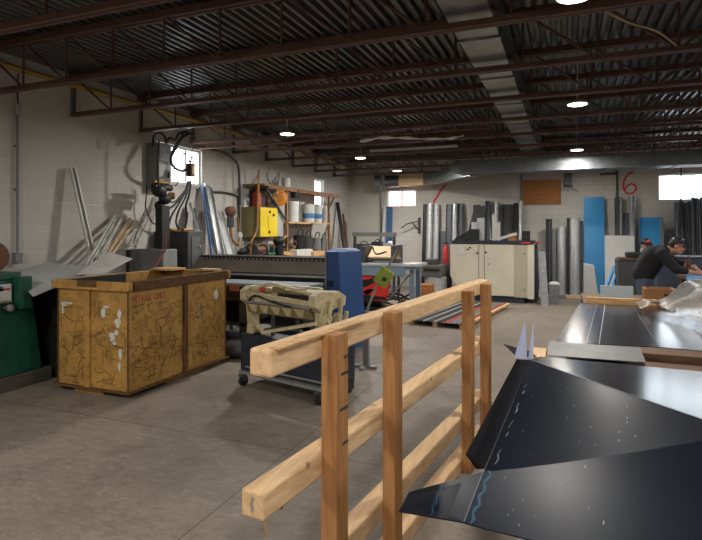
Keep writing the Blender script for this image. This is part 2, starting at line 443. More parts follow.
# bar joists
JY = [2.72, 3.92, 5.08, 6.26, 7.46, 8.66, 9.86, 11.06, 12.26, 13.46, 1.52, .32, -.9, -2.1, -3.3]
ORD = ['second', 'third', 'fourth', 'fifth', 'sixth', 'seventh', 'eighth', 'ninth', 'tenth', 'last']
for k, y in enumerate(JY):
    inview = k < 10
    t = thing('roof_joist', '', 'roof joist', (0, y, 3.06), 'steel bar joists under the roof deck')
    t['label'] = ('rust-brown steel bar joist, %s one counted from the camera to the back wall' % ORD[k]) if inview else 'rust-brown steel bar joist overhead or behind the camera'
    zt, zb = 3.56, 3.08
    MB().bx(XL, XR, y - .05, y - .012, zt - .035, zt + .03).bx(XL, XR, y + .012, y + .05, zt - .035, zt + .03).build('top_chord', M_joist, t)
    MB().bx(XL + .02, XR - .02, y - .042, y - .008, zb - .022, zb + .022).bx(XL + .02, XR - .02, y + .008, y + .042, zb - .022, zb + .022).build('bottom_chord', M_joist, t)
    w = MB(); xs = [XL + .05 + .61 * i for i in range(22)]
    for i in range(21):
        a, c = xs[i], xs[i + 1]
        w.cyl((a, y, zb), (a, y, zt), .011, n=6)
        if a < .6: w.cyl((a, y, zt), (c, y, zb), .012, n=6)
        else: w.cyl((a, y, zb), (c, y, zt), .012, n=6)
    w.build('web', M_joist, t)
    if inview: MB().bx(XL + .002, XL + .03, y - .02, y + .02, zb - .03, zt - .1).build('end_angle', M_grey, t)
g = MB().tube([(XL + .06, YF + .1, 3.45), (XL + .06, YB - .05, 3.45)], .032, sub=1, n=10).build('gas_pipe', M_ypipe, smooth=True)
tag(g, 'long yellow pipe running along the top of the left block wall', 'pipe')

# ducts
t = thing('ceiling_duct', 'long square galvanised duct threaded through the joists above the shop aisle', 'duct', (-.65, 5, 3.15))
MB().bx(-.81, -.49, -3, 14.02, 3.14, 3.5).build('duct_body', M_galv, t)
for y in [.4, 1.6, 2.2, 3.2, 4.4, 5.6, 6.8, 8.1, 9.3, 10.5, 11.7, 12.9]: MB().bx(-.825, -.475, y - .015, y + .015, 3.125, 3.515).build('seam_flange', M_galv, t)
t = thing('trunk_duct', 'large rectangular galvanised trunk duct hung across the shop below the joists', 'duct', (2, 11.4, 2.77))
MB().bx(-2.05, XR - .02, 11.2, 11.65, 2.77, 3.05).build('duct_body', M_galvT, t)
for x in [-1.9, -.65, .6, 1.85, 3.1, 4.35]: MB().bx(x - .012, x + .012, 11.188, 11.662, 2.758, 3.056).build('seam_flange', M_galvT, t)
MB().bx(-2.05, XR - .02, 11.18, 11.2, 2.77, 2.785).build('bottom_lip', M_galv, t)
MB().hexa([(-2.28, 11.3, 2.84), (-2.05, 11.2, 2.77), (-2.05, 11.65, 2.77), (-2.28, 11.55, 2.84), (-2.28, 11.3, 3.0), (-2.05, 11.2, 3.05), (-2.05, 11.65, 3.05), (-2.28, 11.55, 3.0)]).build('end_cap', M_dgrey, t)
a, c = P(400, 184, Y=14.1), P(424, 184, Y=14.1)
t = thing('duct_heater', 'boxed tan duct unit with round galvanised collar over the small back window', 'duct', (a.x, 14.2, 2.7))
MB().bx(a.x, c.x, 13.98, 14.4, 2.8, 3.1).build('heater_box', M_tan, t)
e = P(386, 184, Y=14.2)
MB().cyl((e.x, 14.2, 2.95), (a.x, 14.2, 2.95), .17, n=24).build('round_collar', M_galv, t, smooth=True)
f0 = P(378, 184, Y=14.2)
MB().cyl((f0.x - .06, 14.14, 2.93), (f0.x + .12, 14.16, 2.93), .2, n=24).build('flexible_end', M_galvD, t, smooth=True)
MB().hexa([(c.x, 13.98, 2.8), (-1.75, 11.64, 2.79), (-1.45, 11.64, 2.79), (c.x, 14.4, 2.8), (c.x, 13.98, 3.1), (-1.75, 11.64, 3.03), (-1.45, 11.64, 3.03), (c.x, 14.4, 3.1)]).build('sloped_duct', M_galv, t)
for hx in (c.x - .1, e.x + .1): MB().tube([(hx, 14.2, 3.0), (hx, 14.2, 3.6)], .012, sub=1, n=6).build('hanger_rod', M_dgrey, t)

# LED ceiling lamps
LPS = [(-3.87, 7.1, 'glowing round lamp over the plate shear near the left wall'), (-3.8, 10.0, 'glowing round lamp in front of the shelf bay, middle of the left row'),
       (-3.8, 12.5, 'glowing round lamp over the small back window'), (.12, 6.65, 'large glowing round lamp right of the ceiling duct, above the blue sheet rack'),
       (.18, 10.45, 'glowing round lamp in front of the trunk duct'), (.05, 3.57, 'glowing round lamp at the top edge of the frame beside the duct')]
LPS += [(.18, 13.1, 'added unseen ceiling lamp behind the trunk duct'), (4.1, 13.1, 'added unseen ceiling lamp behind the right end of the trunk duct')]  # unseen lamps added to brighten the back wall
for x, y in [(4.1, 3.6), (4.1, 7.1), (4.1, 10.8), (.1, .2), (-3.87, .2), (4.1, .2), (.1, -3.2), (-3.87, -3.2)]: LPS.append((x, y, 'added ceiling lamp outside the view, for fill light'))  # unseen lamps added as fill light for the shop
LW = 66
for x, y, lab in LPS:
    t = thing('ceiling_lamp', lab, 'lamp', (x, y, 3.02), 'round ceiling lamps')
    MB().lathe([(.007, .58), (.007, .07), (.06, .065), (.11, .035), (.118, .015), (.105, .012)], (x, y, 3.02), 28).build('lamp_housing', M_lamph, t, smooth=True)
    MB().lathe([(.001, 0), (.07, .003), (.103, .011), (.104, .02)], (x, y, 3.02), 28).build('lamp_lens', M_lamp, t, smooth=True)
    L = bpy.data.lights.new('lamp_light', 'AREA'); L.shape = 'DISK'; L.size = .2; L.energy = LW * (.3 if 'behind' in lab else {(.05, 3.57): .55, (.12, 6.65): .68, (-3.87, .2): 1.5, (.1, .2): .8}.get((x, y), 1)); L.color = (1, .955, .89)
    o = bpy.data.objects.new('lamp_light', L); COL.objects.link(o); o.location = (x, y, 3.005)

# paint marks and fittings on the back wall
def wallpt(px, py): return P(px, py, Y=YB - .003)
six = [(634, 172), (628.5, 174), (624.5, 180), (623.5, 187), (626, 192.5), (631, 193.5), (635.5, 190.5), (636, 186.5), (632, 184), (627, 186), (624.5, 190)]
tmp = MB().tube([wallpt(*p) for p in six], .001, n=3, sub=6); pts = [tmp.v[i] for i in range(0, len(tmp.v), 3)]
tag(MB().ribbon(pts, .045, (0, -1, 0)).build('painted_number', M_redspray), 'red spray-painted number 6 on the back block wall', 'wall marking')
p7 = [wallpt(*p) for p in [(447, 183.5), (441, 190), (437, 197), (433.5, 202.5)]]
tag(MB().ribbon(p7, .06, (0, -1, 0)).build('painted_stroke', M_redspray), 'red slanting spray-paint stroke on the back wall above the galvanised troughs', 'wall marking')
a, c = wallpt(522, 180.5), wallpt(561, 204.5)
bd = MB().bx(a.x, c.x, YB - .03, YB - .002, c.z, a.z).build('wall_board', M_ply, bevel=.004)
tag(bd, 'orange-brown plywood board fixed high on the back wall', 'board')
def pipe(name, pts, r, m, label, cat='conduit', n=8, sub=4):
    return tag(MB().tube(pts, r, n=n, sub=sub).build(name, m, smooth=True), label, cat)
a = P(17.5, 97, X=XL + .03); 
t = thing('conduit', 'grey electrical conduit with junction box on the left wall above the green machine', 'conduit', (XL + .03, a.y, 1.2))
MB().tube([(XL + .03, a.y, 2.95), (XL + .03, a.y, 1.33)], .014, sub=1).build('tube', M_grey, t, smooth=True)
MB().bx(XL, XL + .06, a.y - .045, a.y + .045, 1.22, 1.34).build('outlet_box', M_grey, t, bevel=.006)
MB().lathe([(.02, 0), (.04, .02), (.04, .09), (.02, .12)], (XL + .045, a.y, 2.93), 12).build('socket', M_lgrey, t, smooth=True)
MB().tube([(XL + .045, a.y, 3.05), (XL + .06, a.y - .02, 3.15), (XL + .04, a.y, 3.4)], .008).build('cable', M_rubber, t)
MB().bx(XL + .001, XL + .018, a.y - .03, a.y + .03, 2.05, 2.08).bx(XL + .001, XL + .018, a.y - .03, a.y + .03, 2.55, 2.58).build('pipe_strap', M_grey, t)
a = P(524, 200, Y=YB - .04); pipe('conduit', [(a.x - .06, YB - .04, 3.05), (a.x - .06, YB - .04, 1.0)], .022, M_grey, 'thin grey conduit beside the plywood board on the back wall')
a = P(617, 190, Y=YB - .03); pipe('conduit', [(P(600, 172, Y=YB).x, YB - .03, 2.98), (a.x - .05, YB - .03, 2.98), (a.x, YB - .03, 2.93), (a.x, YB - .03, 1.2)], .022, M_dgrey, 'dark bent conduit beside the red number 6')
pipe('conduit', [(2.52, YB - .04, 3.5), (2.52, YB - .04, 1.2)], .018, M_dgrey, 'thin dark conduit running down across the large right window')
a = P(381, 220, Y=YB - .05); pipe('conduit', [(a.x, YB - .05, 2.7), (a.x, YB - .05, .6)], .04, M_grey, 'grey pipe beside the small back window')
a = P(568, 182, Y=YB - .12)
t = thing('electrical_fitting', 'dark hanging electrical fitting with loose wires beside the plywood board', 'fitting', (a.x, YB - .1, 2.6))
MB().bx(a.x - .09, a.x + .09, YB - .2, YB - .01, 2.72, 3.02).build('fitting_box', M_dgrey, t, bevel=.01)
w = MB()
for k in range(5): w.tube([(a.x + (k - 2) * .035, YB - .1, 2.75), (a.x + (k - 2) * .06, YB - .11, 2.65), (a.x + (k - 2) * .11, YB - .1, 2.56 + .03 * (k % 2))], .008, n=5)
w.build('loose_wire', M_rubber, t)
# bracket on the back wall right of small window
a = P(417, 225, Y=YB - .08)
t = thing('wall_bracket', 'dark folding pipe bracket on the back wall right of the small window', 'bracket', (a.x, YB - .05, 1.5))
MB().bx(a.x + .02, a.x + .09, YB - .05, YB - .002, 1.5, 1.95).build('bracket_plate', M_dgrey, t)
MB().tube([(a.x + .05, YB - .06, 1.85), (a.x - .2, YB - .3, 1.78), (a.x - .42, YB - .2, 1.66)], .015, sub=1).tube([(a.x + .05, YB - .06, 1.6), (a.x - .1, YB - .2, 1.8)], .015, sub=1).build('bracket_arm', M_dgrey, t)
a = P(316, 165, Y=YB - .05)
# overhead pipes and draped plastic
pipe('overhead_pipe', [(-3.55, 9.86, 3.14), (-1.85, 9.86, 3.14)], .03, M_white, 'white pipe lying across a joist in mid ceiling', 'pipe', sub=1)
t = MB(); pts = [(-3.25, 8.66, 3.16), (-2.9, 8.64, 3.2), (-2.5, 8.62, 3.17), (-2.1, 8.66, 3.14), (-1.7, 8.66, 3.12), (-1.5, 8.66, 3.16)]
pts = [V(p) + V((0, -.1, 0)) for p in pts]
wd = [.14, .16, .15, .09, .13, .08]; vs = []; fs = []
for i in range(26):
    u = i / 25 * 5; k = min(4, int(u)); q = pts[k].lerp(pts[k + 1], u - k); w = wd[k] + (wd[k + 1] - wd[k]) * (u - k)
    for j in range(7):
        s_ = (j / 6 - .5); vs.append((q.x, q.y - w * s_ * .6, q.z - .07 + w * abs(s_) * .4 + .012 * math.sin(i * 1.3 + j)))
for i in range(25):
    for j in range(6): fs.append((i * 7 + j, i * 7 + j + 1, (i + 1) * 7 + j + 1, (i + 1) * 7 + j))
t.add(vs, fs); o = t.build('plastic_wrap', M_white, smooth=True)
md = o.modifiers.new('s', 'SOLIDIFY'); md.thickness = .004
tag(o, 'torn white plastic wrap draped along a roof joist', 'plastic wrap')
pipe('loose_wire', [(.14, 3.92, 3.12), (.4, 4.25, 3.07), (.62, 4.5, 3.06), (.85, 5.08, 3.1)], .006, M_tan, 'thin yellowish loose wire hanging under the near joists', 'wire')
pipe('sprinkler_pipe', [(XL + .02, 7.62, 3.0), (-4.6, 7.62, 3.0), (-3.6, 7.62, 3.02), (-1, 7.62, 3.02)], .018, M_copper, 'thin rusty pipe crossing under the joists from the left window', 'pipe', sub=1)
# ================================================================== LEFT SIDE
# ---- yellow scrap hopper
X0, X1, Y0, Y1, ZT = -4.74, -3.83, 3.92, 5.48, 1.03
t = thing('scrap_hopper', 'big worn yellow steel scrap hopper with scuffed sides standing on the floor', 'hopper', ((X0 + X1) / 2, (Y0 + Y1) / 2, 0))
h = MB(); w = .025
h.bx(X0, X1, Y0, Y0 + w, .07, ZT).bx(X0, X1, Y1 - w, Y1, .07, ZT).bx(X0, X0 + w, Y0 + w, Y1 - w, .07, ZT)
h.bx(X1 - w, X1, Y0 + w, Y1 - w, .07, ZT)
xm = -4.33; ym = 4.72
rng = random.Random(5)
def scrib(n, face, u0, u1, z0, z1):
    for _ in range(int(n * .62)):
        u, z = rng.uniform(u0, u1), rng.uniform(z0, z1) ; pts = []; a = rng.uniform(0, 6.28) if rng.random() < .5 else rng.choice((0, .1, 3.1, 1.5)); L = rng.uniform(.03, .22); k = rng.uniform(-7, 7)
        for i in range(7):
            pts.append((u, z)); u += math.cos(a) * L / 6; z += math.sin(a) * L / 6; a += k * L / 6
        pts = [(min(max(p, u0), u1), min(max(q, z0), z1)) for p, q in pts]
        P3 = [(p, face[1], q) if face[0] == 'y' else (face[1], p, q) for p, q in pts]
        nn = (0, -1, 0) if face[0] == 'y' else (1, 0, 0)
        wd = rng.uniform(.002, .0075)
        h.ribbon(P3, lambda s, wd=wd: wd * (1 - .8 * abs(s - .5)), nn, .001, 1)
scrib(75, ('y', Y0 - .0005), X0 + .04, xm - .05, .12, .9); scrib(75, ('y', Y0 - .0005), xm + .05, X1 - .04, .12, .9)
scrib(130, ('x', X1 + .0005), Y0 + .05, ym - .06, .12, .88); scrib(110, ('x', X1 + .0005), ym + .06, Y1 - .05, .15, .9)
pt = h
def blob(cx, cz, rx, rz, face):
    n = 14; o = []
    for i in range(n):
        a = 2 * math.pi * i / n; r = rng.uniform(.6, 1.1); u, z = cx + rx * r * math.cos(a), cz + rz * r * math.sin(a)
        o.append((u, Y0 - .002, z) if face == 'y' else (X1 + .002, u, z))
    pt.prism(o, (0, -.001, 0) if face == 'y' else (.001, 0, 0), 2)
for cx, cz, rx, rz in [(-4.66, .86, .05, .03), (-4.68, .8, .02, .05), (-4.6, .87, .06, .015), (-4.14, .8, .035, .06), (-4.11, .86, .05, .015), (-3.96, .72, .045, .055), (-3.98, .62, .03, .03), (-3.94, .8, .03, .05), (-4.03, .58, .04, .05), (-3.93, .42, .03, .06), (-3.94, .3, .02, .05), (-4.0, .52, .03, .02)]: blob(cx, cz, rx, rz, 'y')
blob(5.28, .84, .045, .06, 'x')
h.build('hopper_body', [M_yel, M_scuff, M_white], t)
MB().bx(xm - .035, xm + .035, Y0 - .03, Y0, .07, ZT - .02).build('stiffener', M_yel, t, bevel=.004)
MB().bx(X1, X1 + .03, ym - .03, ym + .03, .07, ZT - .02).build('stiffener', M_rim, t, bevel=.004)
MB().bx(xm - .05, xm - .035, Y0 - .012, Y0, .07, ZT - .02).build('stiffener', M_rim, t)
for bb in ((X0 - .006, X0 + .012, Y0 - .006, Y0), (X1 - .012, X1 + .006, Y0 - .006, Y0), (X1, X1 + .006, Y1 - .02, Y1)): MB().bx(*bb, .07, ZT).build('corner_angle', M_rim, t)
r = MB(); e = .045
r.bx(X0 - e, X1 + e, Y0 - e, Y0 + .012, ZT - .01, ZT + .075).bx(X0 - e, X0 + .012, Y0 + .012, Y1 - .012, ZT - .01, ZT + .075)
r.bx(X0 - e, X1 + e, Y1 - .012, Y1 + e, ZT - .01, ZT + .075)
r.build('rim', M_yel, t, bevel=.006)
MB().bx(X1 - .015, X1 + e, Y0 + .031, Y1 - .031, ZT - .01, ZT + .08).bx(xm - .1, xm + .15, Y0 - e - .008, Y0 - e, ZT + .02, ZT + .085).build('rusty_rim', M_rim, t, bevel=.008, label='rust-brown stretch of the rim')
MB().bx(X0 - .03, X1 + .035, Y0 - .03, Y1 + .03, .05, .07).build('base_plate', M_rim, t)
MB().bx(X0 + .2, X0 + .58, Y0 + .02, Y0 + .14, 0, .05).bx(X0 + .2, X1 - .06, Y1 - .3, Y1 - .1, 0, .05).bx(X1 - .16, X1 - .03, Y0 + .55, Y1 - .35, 0, .05).bx(X0 + .03, X0 + .16, Y0 + .3, Y1 - .3, 0, .05).build('skid', M_yel, t)
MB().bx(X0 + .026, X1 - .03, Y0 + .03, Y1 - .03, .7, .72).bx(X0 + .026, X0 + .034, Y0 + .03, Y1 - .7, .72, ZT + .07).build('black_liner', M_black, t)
MB().bx(X0 - .02, X0 + .3, Y1 - .25, Y1 + .02, ZT + .076, ZT + .1).bx(X1 - .35, X1 - .08, Y1 - .12, Y1 + .03, ZT + .076, ZT + .098).build('rim_board', M_pineX, t)
fc = bpy.data.curves.new('stencil', 'FONT'); fc.body = 'METALLIC ONLY'; fc.size = .1; fc.extrude = .0006; fc.materials.append(mat('faded_red_stencil', (160, 62, 52), .6, 0, .35, 20))
tmpo = bpy.data.objects.new('stencil', fc); COL.objects.link(tmpo); dg = bpy.context.evaluated_depsgraph_get()
fme = bpy.data.meshes.new_from_object(tmpo.evaluated_get(dg)); bpy.data.objects.remove(tmpo)
o = bpy.data.objects.new('stencil_lettering', fme); COL.objects.link(o); o.parent = t
o.location = V((X1 + .003, Y0 + .04, .9)) - ORG[t]; o.rotation_euler = (R(90), 0, R(90)); o.scale = (.62, 1.0, 1)

# ---- green machine on timber
tm = MB().bx(-5.8, -5.12, 2.6, 4.16, 0, .14).build('floor_timber', M_grey_timber, bevel=.008)
tag(tm, 'weathered timber base under the dark green machine', 'timber')
t = thing('shop_machine', 'dark green enamelled steel machine cabinet at the left edge', 'machine', (-5.45, 3.5, .14))
MB().hexa([(-5.82, 2.7, .14), (-5.15, 2.7, .14), (-5.15, 4.07, .14), (-5.82, 4.07, .14), (-5.82, 2.75, 1.1), (-5.2, 2.75, 1.1), (-5.2, 3.97, 1.1), (-5.82, 3.97, 1.1)]).build('cabinet', M_green, t, bevel=.015)
MB().bx(-5.84, -5.19, 2.72, 3.86, 1.1, 1.17).build('top_deck', M_green, t, bevel=.01)
MB().bx(-5.2, -5.07, 3.77, 3.89, .8, 1.13).bx(-5.07, -5.06, 3.785, 3.875, .82, 1.11).build('switch_box', M_green, t, bevel=.008)
nm = MB().bx(-5.2, -5.165, 3.3, 3.735, .88, 1.06, 0).bx(-5.165, -5.163, 3.32, 3.72, 1.0, 1.02, 1).bx(-5.165, -5.163, 3.58, 3.65, .995, 1.04, 2).bx(-5.165, -5.163, 3.25, 3.55, .94, .946, 3).bx(-5.165, -5.163, 3.25, 3.5, .92, .925, 3)
nm.build('name_plate', [M_white, M_red, M_blue, M_dgrey], t)
MB().bx(-5.2, -5.1, 3.2, 3.68, .885, .9).build('plate_ledge', M_khaki, t)
MB().lathe([(.02, 0), (.02, .06), (.035, .065), (.035, .1), (.02, .105)], (-5.19, 3.68, .83), 14, (1, 0, 0)).build('latch_knob', M_steel, t, smooth=True)
rl = MB(); pp = []
rl.lathe([(.05, 0), (.14, 0), (.15, .01), (.15, .03), (.1, .04), (.1, .3), (.15, .31), (.15, .34), (.05, .34)], (-5.72, 3.72, 1.325), 28, (1, 0, 0))
tag(rl.build('wire_reel', M_copper, smooth=True), 'brown wire reel on top of the green machine', 'reel')

# ---- black bin with grey panel on it
t = thing('black_bin', 'black steel bin between the green machine and the yellow hopper', 'bin', (-5.3, 4.55, 0))
b = MB(); b.bx(-5.8, -4.85, 4.2, 4.22, .06, .98).bx(-4.87, -4.85, 4.22, 5.1, .06, .98).bx(-5.8, -5.78, 4.22, 5.1, .06, .98).bx(-5.78, -4.87, 5.08, 5.1, .06, .98).bx(-5.8, -4.85, 4.2, 5.1, .03, .06)
b.build('bin_body', M_black, t)
MB().bx(-5.82, -4.83, 4.18, 4.2, .9, 1.0).bx(-4.85, -4.83, 4.2, 5.12, .9, 1.0).bx(-5.5, -5.2, 4.17, 4.2, .3, .45).build('bin_rib', M_black, t)
MB().bx(-5.75, -5.65, 4.25, 4.4, 0, .03).bx(-5.0, -4.9, 4.25, 4.4, 0, .03).bx(-5.75, -5.65, 4.9, 5.05, 0, .03).bx(-5.0, -4.9, 4.9, 5.05, 0, .03).build('foot', M_black, t)
def sheet(name, pts, th, m, label, cat='sheet', grp=None):
    return tag(MB().plate(pts, th, nrm=None).build(name, m), label, cat, grp)
sheet('steel_sheet', [(-5.5, 3.88, 1.12) if 0 else P(14, 275, X=-5.42), P(33, 297, X=-4.95), P(103, 268, X=-5.0), P(46, 263, X=-5.78)], .006, M_lgrey, 'large grey sheet panel sloping over the black bin towards the hopper', 'sheet')
sheet('steel_sheet', [P(76, 275, X=-5.0), P(104, 274, X=-4.86), P(133, 259, X=-4.92), P(108, 252, X=-5.3)], .004, M_alu, 'small pale bent sheet lying above the rear of the yellow hopper', 'sheet')
def stud(name, p, q, w, d, m, label, cat='stud', up=(1, 0, 0), grp=None):
    """a C-shaped steel stud"""
    p, q = V(p), V(q); dr = (q - p).normalized(); a = dr.cross(V(up)).normalized(); b = a.cross(dr)
    s = MB(); th = .003
    for c0, sz in (((0, 0), (w, th)), ((-w / 2, d / 2), (th, d)), ((w / 2, d / 2), (th, d)), ((-w / 2 + .006, d), (.012, th)), ((w / 2 - .006, d), (.012, th))):
        cc = [x + a * (c0[0] + i * sz[0] / 2) + b * (c0[1] + j * sz[1] / 2) for x in (p, q) for i, j in ((-1, -1), (1, -1), (1, 1), (-1, 1))]
        s.hexa(cc)
    return tag(s.build(name, m), label, cat, grp)
q = P(71, 168, X=XL + .06); p = V((-5.3, q.y + .06, 1.0)); p = P(90, 252, X=-5.62)
stud('metal_stud', p + (p - q) * .25, q, .075, .04, M_alu, 'bright steel stud leaning upright against the left wall with its shadow beside it')
lb = [((84, 268), (114, 217), M_alu, .055, 'pale steel channel leaning low against the wall, leftmost of the slanted bundle'),
      ((90, 272), (120, 219), M_alu, .035, 'grey steel channel in the slanted bundle behind the hopper'),
      ((98, 266), (129, 219), M_tan, .028, 'thin yellowish batten in the slanted bundle'),
      ((103, 266), (134, 220), M_tan, .026, 'outermost yellow batten of the slanted bundle behind the hopper')]
for a, b_, m, w, lab in lb: stud('metal_channel' if 'channel' in lab else 'batten', P(*a, X=-5.3), P(*b_, X=XL + .05), w, .03, m, lab, 'channel' if 'channel' in lab else 'batten')

# ---- electrical gear on the left wall
t = thing('breaker_box', 'tall grey electrical panel box on the left wall beside the window', 'electrical box', (-5.78, 6.53, 2.23))
MB().bx(XL, -5.67, 6.39, 6.66, 2.23, 2.92).build('enclosure', M_grey, t, bevel=.008)
MB().bx(-5.67, -5.655, 6.4, 6.65, 2.27, 2.6).build('door', M_lgrey, t, bevel=.004)
MB().bx(-5.67, -5.655, 6.42, 6.65, 2.64, 2.88).bx(-5.655, -5.648, 6.47, 6.55, 2.7, 2.8).build('meter_cover', M_grey, t, bevel=.004)
MB().bx(-5.655, -5.63, 6.58, 6.61, 2.4, 2.48).build('door_handle', M_black, t)
t = thing('pull_switch', 'brown pendant switch box hanging on cables in front of the left window', 'switch', (-5.3, 6.75, 2.2))
a = P(190.5, 170, X=-5.3)
MB().box((a.x, a.y, a.z), (.1, .09, .2)).build('switch_body', mat('brown_bakelite', (84, 58, 44), .5), t, bevel=.012)
MB().box((a.x + .055, a.y - .01, a.z), (.02, .05, .12)).build('switch_face', mat('dull_tan_plate', (170, 124, 80), .5), t, bevel=.006)
MB().tube([(a.x, a.y, a.z + .1), (a.x - .03, a.y, a.z + .17), (a.x + .03, a.y, a.z + .2), (a.x, a.y, a.z + .12)], .012, n=6).build('hanger_loop', M_black, t)
def cable(pts, r, label, X=-5.35, m=M_rubber):
    q = [P(p[0], p[1], X=(p[2] if len(p) > 2 else X)) for p in pts]
    return tag(MB().tube(q, r, n=7, sub=6).build('power_cable', m, smooth=True), label, 'cable')
cable([(153, 146), (154, 136), (160, 133), (165, 137), (166, 143)], .018, 'short black cable arching over the top of the breaker box')
cable([(166, 143), (170, 138), (175, 140), (179, 134), (186, 132), (193, 135)], .02, 'lumpy black cable bunch under the joist above the left window')
cable([(190, 133), (182, 138), (176, 148), (171, 158), (173, 166), (181, 171), (187, 169)], .02, 'thick black cable curving across the left window to the pendant switch')
cable([(184, 133), (177, 143), (172, 152), (171, 160)], .014, 'second black cable running close to the thick one at the left window')
cable([(189, 181), (187, 190), (181, 198), (173, 206), (166, 210)], .015, 'black cable dropping from the pendant switch to the motor cluster')
cable([(188, 181), (185, 192), (180, 202), (172, 215), (168, 228)], .014, 'black cable slanting from the pendant switch to the top of the dark post')
cable([(189, 181), (186, 196), (179, 210), (176, 222), (179, 229)], .014, 'inner black cable hanging from the pendant switch to the dark cabinet')
cable([(191, 181), (189, 195), (186, 206), (187, 218), (185, 229)], .016, 'outer black cable hanging from the pendant switch to the dark cabinet')
cable([(165, 200), (174, 202), (182, 194), (188, 186)], .012, 'thin black cable sagging between the motor cluster and the switch')
cable([(159, 141), (158, 160), (158, 178), (160, 192)], .013, 'black cable running straight down the front of the breaker box')
cable([(176, 160), (174, 172), (178, 182), (175, 186)], .008, 'thin wire hanging inside the left window frame')
cable([(147, 186), (146, 200), (146, 209), (152, 222), (162, 226), (168, 222)], .01, 'thin black cable looping below the breaker box', -5.75)
cable([(171, 145), (182, 153), (190, 154), (195, 146), (205, 147)], .008, 'thin wire crossing the top of the left window', -5.5)
cable([(146, 207), (140, 224), (133, 244)], .006, 'thin straight guy wire slanting down beside the grey hood', -5.75)
cable([(166, 232), (165, 250), (160, 258), (154, 268)], .013, 'red hose hanging behind the yellow hopper', -5.0, mat('red_hose', (130, 60, 56), .5))
t = thing('hoist_motor', 'dark greasy motor cluster hanging under the electrical panel', 'motor', (-5.4, 6.5, 1.9))
c = P(161, 194, X=-5.4)
MB().ell(c + V((0, -.04, .05)), (.1, .12, .1)).ell(c + V((.02, .06, -.07)), (.08, .1, .08)).ell(c + V((-.04, .02, -.17)), (.07, .08, .08)).cyl(c + V((0, -.15, .1)), c + V((0, .2, .1)), .05).build('motor_housing', M_black, t, smooth=True)
MB().cyl(c + V((.05, .1, -.02)), c + V((.1, .16, -.02)), .05).cyl(c + V((-.05, -.1, .17)), c + V((-.05, .2, .17)), .03).build('copper_fitting', M_brass, t, smooth=True)
a, b_ = P(160, 200, X=-5.35), P(170, 200, X=-5.35)
pc = MB().bx(-5.45, -5.33, a.y + .02, b_.y - .03, 0, 1.95).bx(-5.5, -5.28, a.y - .05, b_.y + .04, 0, .03).build('machine_post', M_black)
tag(pc, 'dark square post rising under the hanging motor cluster', 'post')

# ---- dark transformer cabinet, grey hood
t = thing('transformer_cabinet', 'dark grey boxy transformer cabinet behind the plate shear on the left', 'cabinet', (-5.4, 7.2, 0))
a, b_, c_ = P(169, 231, X=-5.72), P(188, 231, X=-5.2), P(203, 231, X=-5.2)
ya = b_.y
MB().bx(-5.84, -5.2, ya, c_.y, .06, 1.58).build('case', M_dgrey, t, bevel=.01)
MB().bx(-5.82, -5.22, ya + .02, c_.y - .02, 0, .06).build('plinth', M_black, t)
MB().bx(-5.2, -5.19, ya + .08, c_.y - .08, .3, 1.5).build('access_cover', mat('slate_enamel', (84, 86, 88), .5), t, bevel=.003)
MB().cyl((-5.19, c_.y - .1, 1.35), (-5.17, c_.y - .1, 1.35), .02, n=10).cyl((-5.19, c_.y - .1, 1.2), (-5.17, c_.y - .1, 1.2), .02, n=10).build('knob', M_steel, t)
for x_ in (-5.6, -5.35): MB().tube([(x_, ya + .07, 1.6), (x_, c_.y - .07, 1.6)], .027, sub=1).build('conduit_stub', M_brass, t, smooth=True)
t = thing('machine_hood', 'grey sheet-metal guard hood with a blue end behind the yellow hopper', 'hood', (-5.2, 6.1, 0))
a = P(129, 249, Y=6.0); b_ = P(163, 249, Y=6.0)
MB().hexa([(a.x, 6.0, 0), (b_.x + .02, 6.0, 0), (b_.x + .02, 6.3, 0), (a.x, 6.3, 0), (a.x, 6.0, a.z), (b_.x, 6.0, a.z), (b_.x, 6.3, a.z), (a.x, 6.3, a.z)]).build('hood_shell', M_grey, t, bevel=.012)
MB().bx(a.x - .07, a.x, 5.99, 6.32, 0, a.z - .01).build('end_plate', M_navy, t, bevel=.006)
MB().cyl((a.x - .04, 5.99, 1.1), (a.x - .04, 5.975, 1.1), .015, n=8).build('bolt', M_steel, t)

# ---- leaning profiles on left wall behind the shear
for (p0, p1, m, w, lab, kind) in [
    ((220, 256), (207, 185), M_steel, .2, 'tall shiny steel channel leaning on the left wall under the window', 'steel_channel'),
    ((212, 258), (202, 186), mat('steel_blue_edge', (70, 100, 140), .45), .06, 'narrow blue channel leaning beside the shiny steel channel', 'steel_channel'),
    ((230, 256), (217, 210), M_lgrey, .26, 'short wide grey channel leaning in front of the shiny steel channel', 'steel_channel'),
    ((213, 258), (205, 213), M_alu, .09, 'narrow bright strip leaning by the transformer cabinet', 'steel_strip'),
    ((217, 258), (208, 208), M_black, .1, 'black channel leaning between the bright strip and the grey channel', 'steel_channel'),
    ((199, 232), (191, 206), M_grey, .14, 'grey offcut channel leaning above the transformer cabinet', 'steel_channel')]:
    q = P(*p1, X=XL + .12); p = P(*p0, X=XL + .55); d_ = (p - q)
    k = (q.z - .02) / (q.z - p.z) if 'offcut' not in lab else 1.0
    stud(kind, q + d_ * k, q, w, .035, m, lab, 'channel' if 'channel' in kind else 'strip')
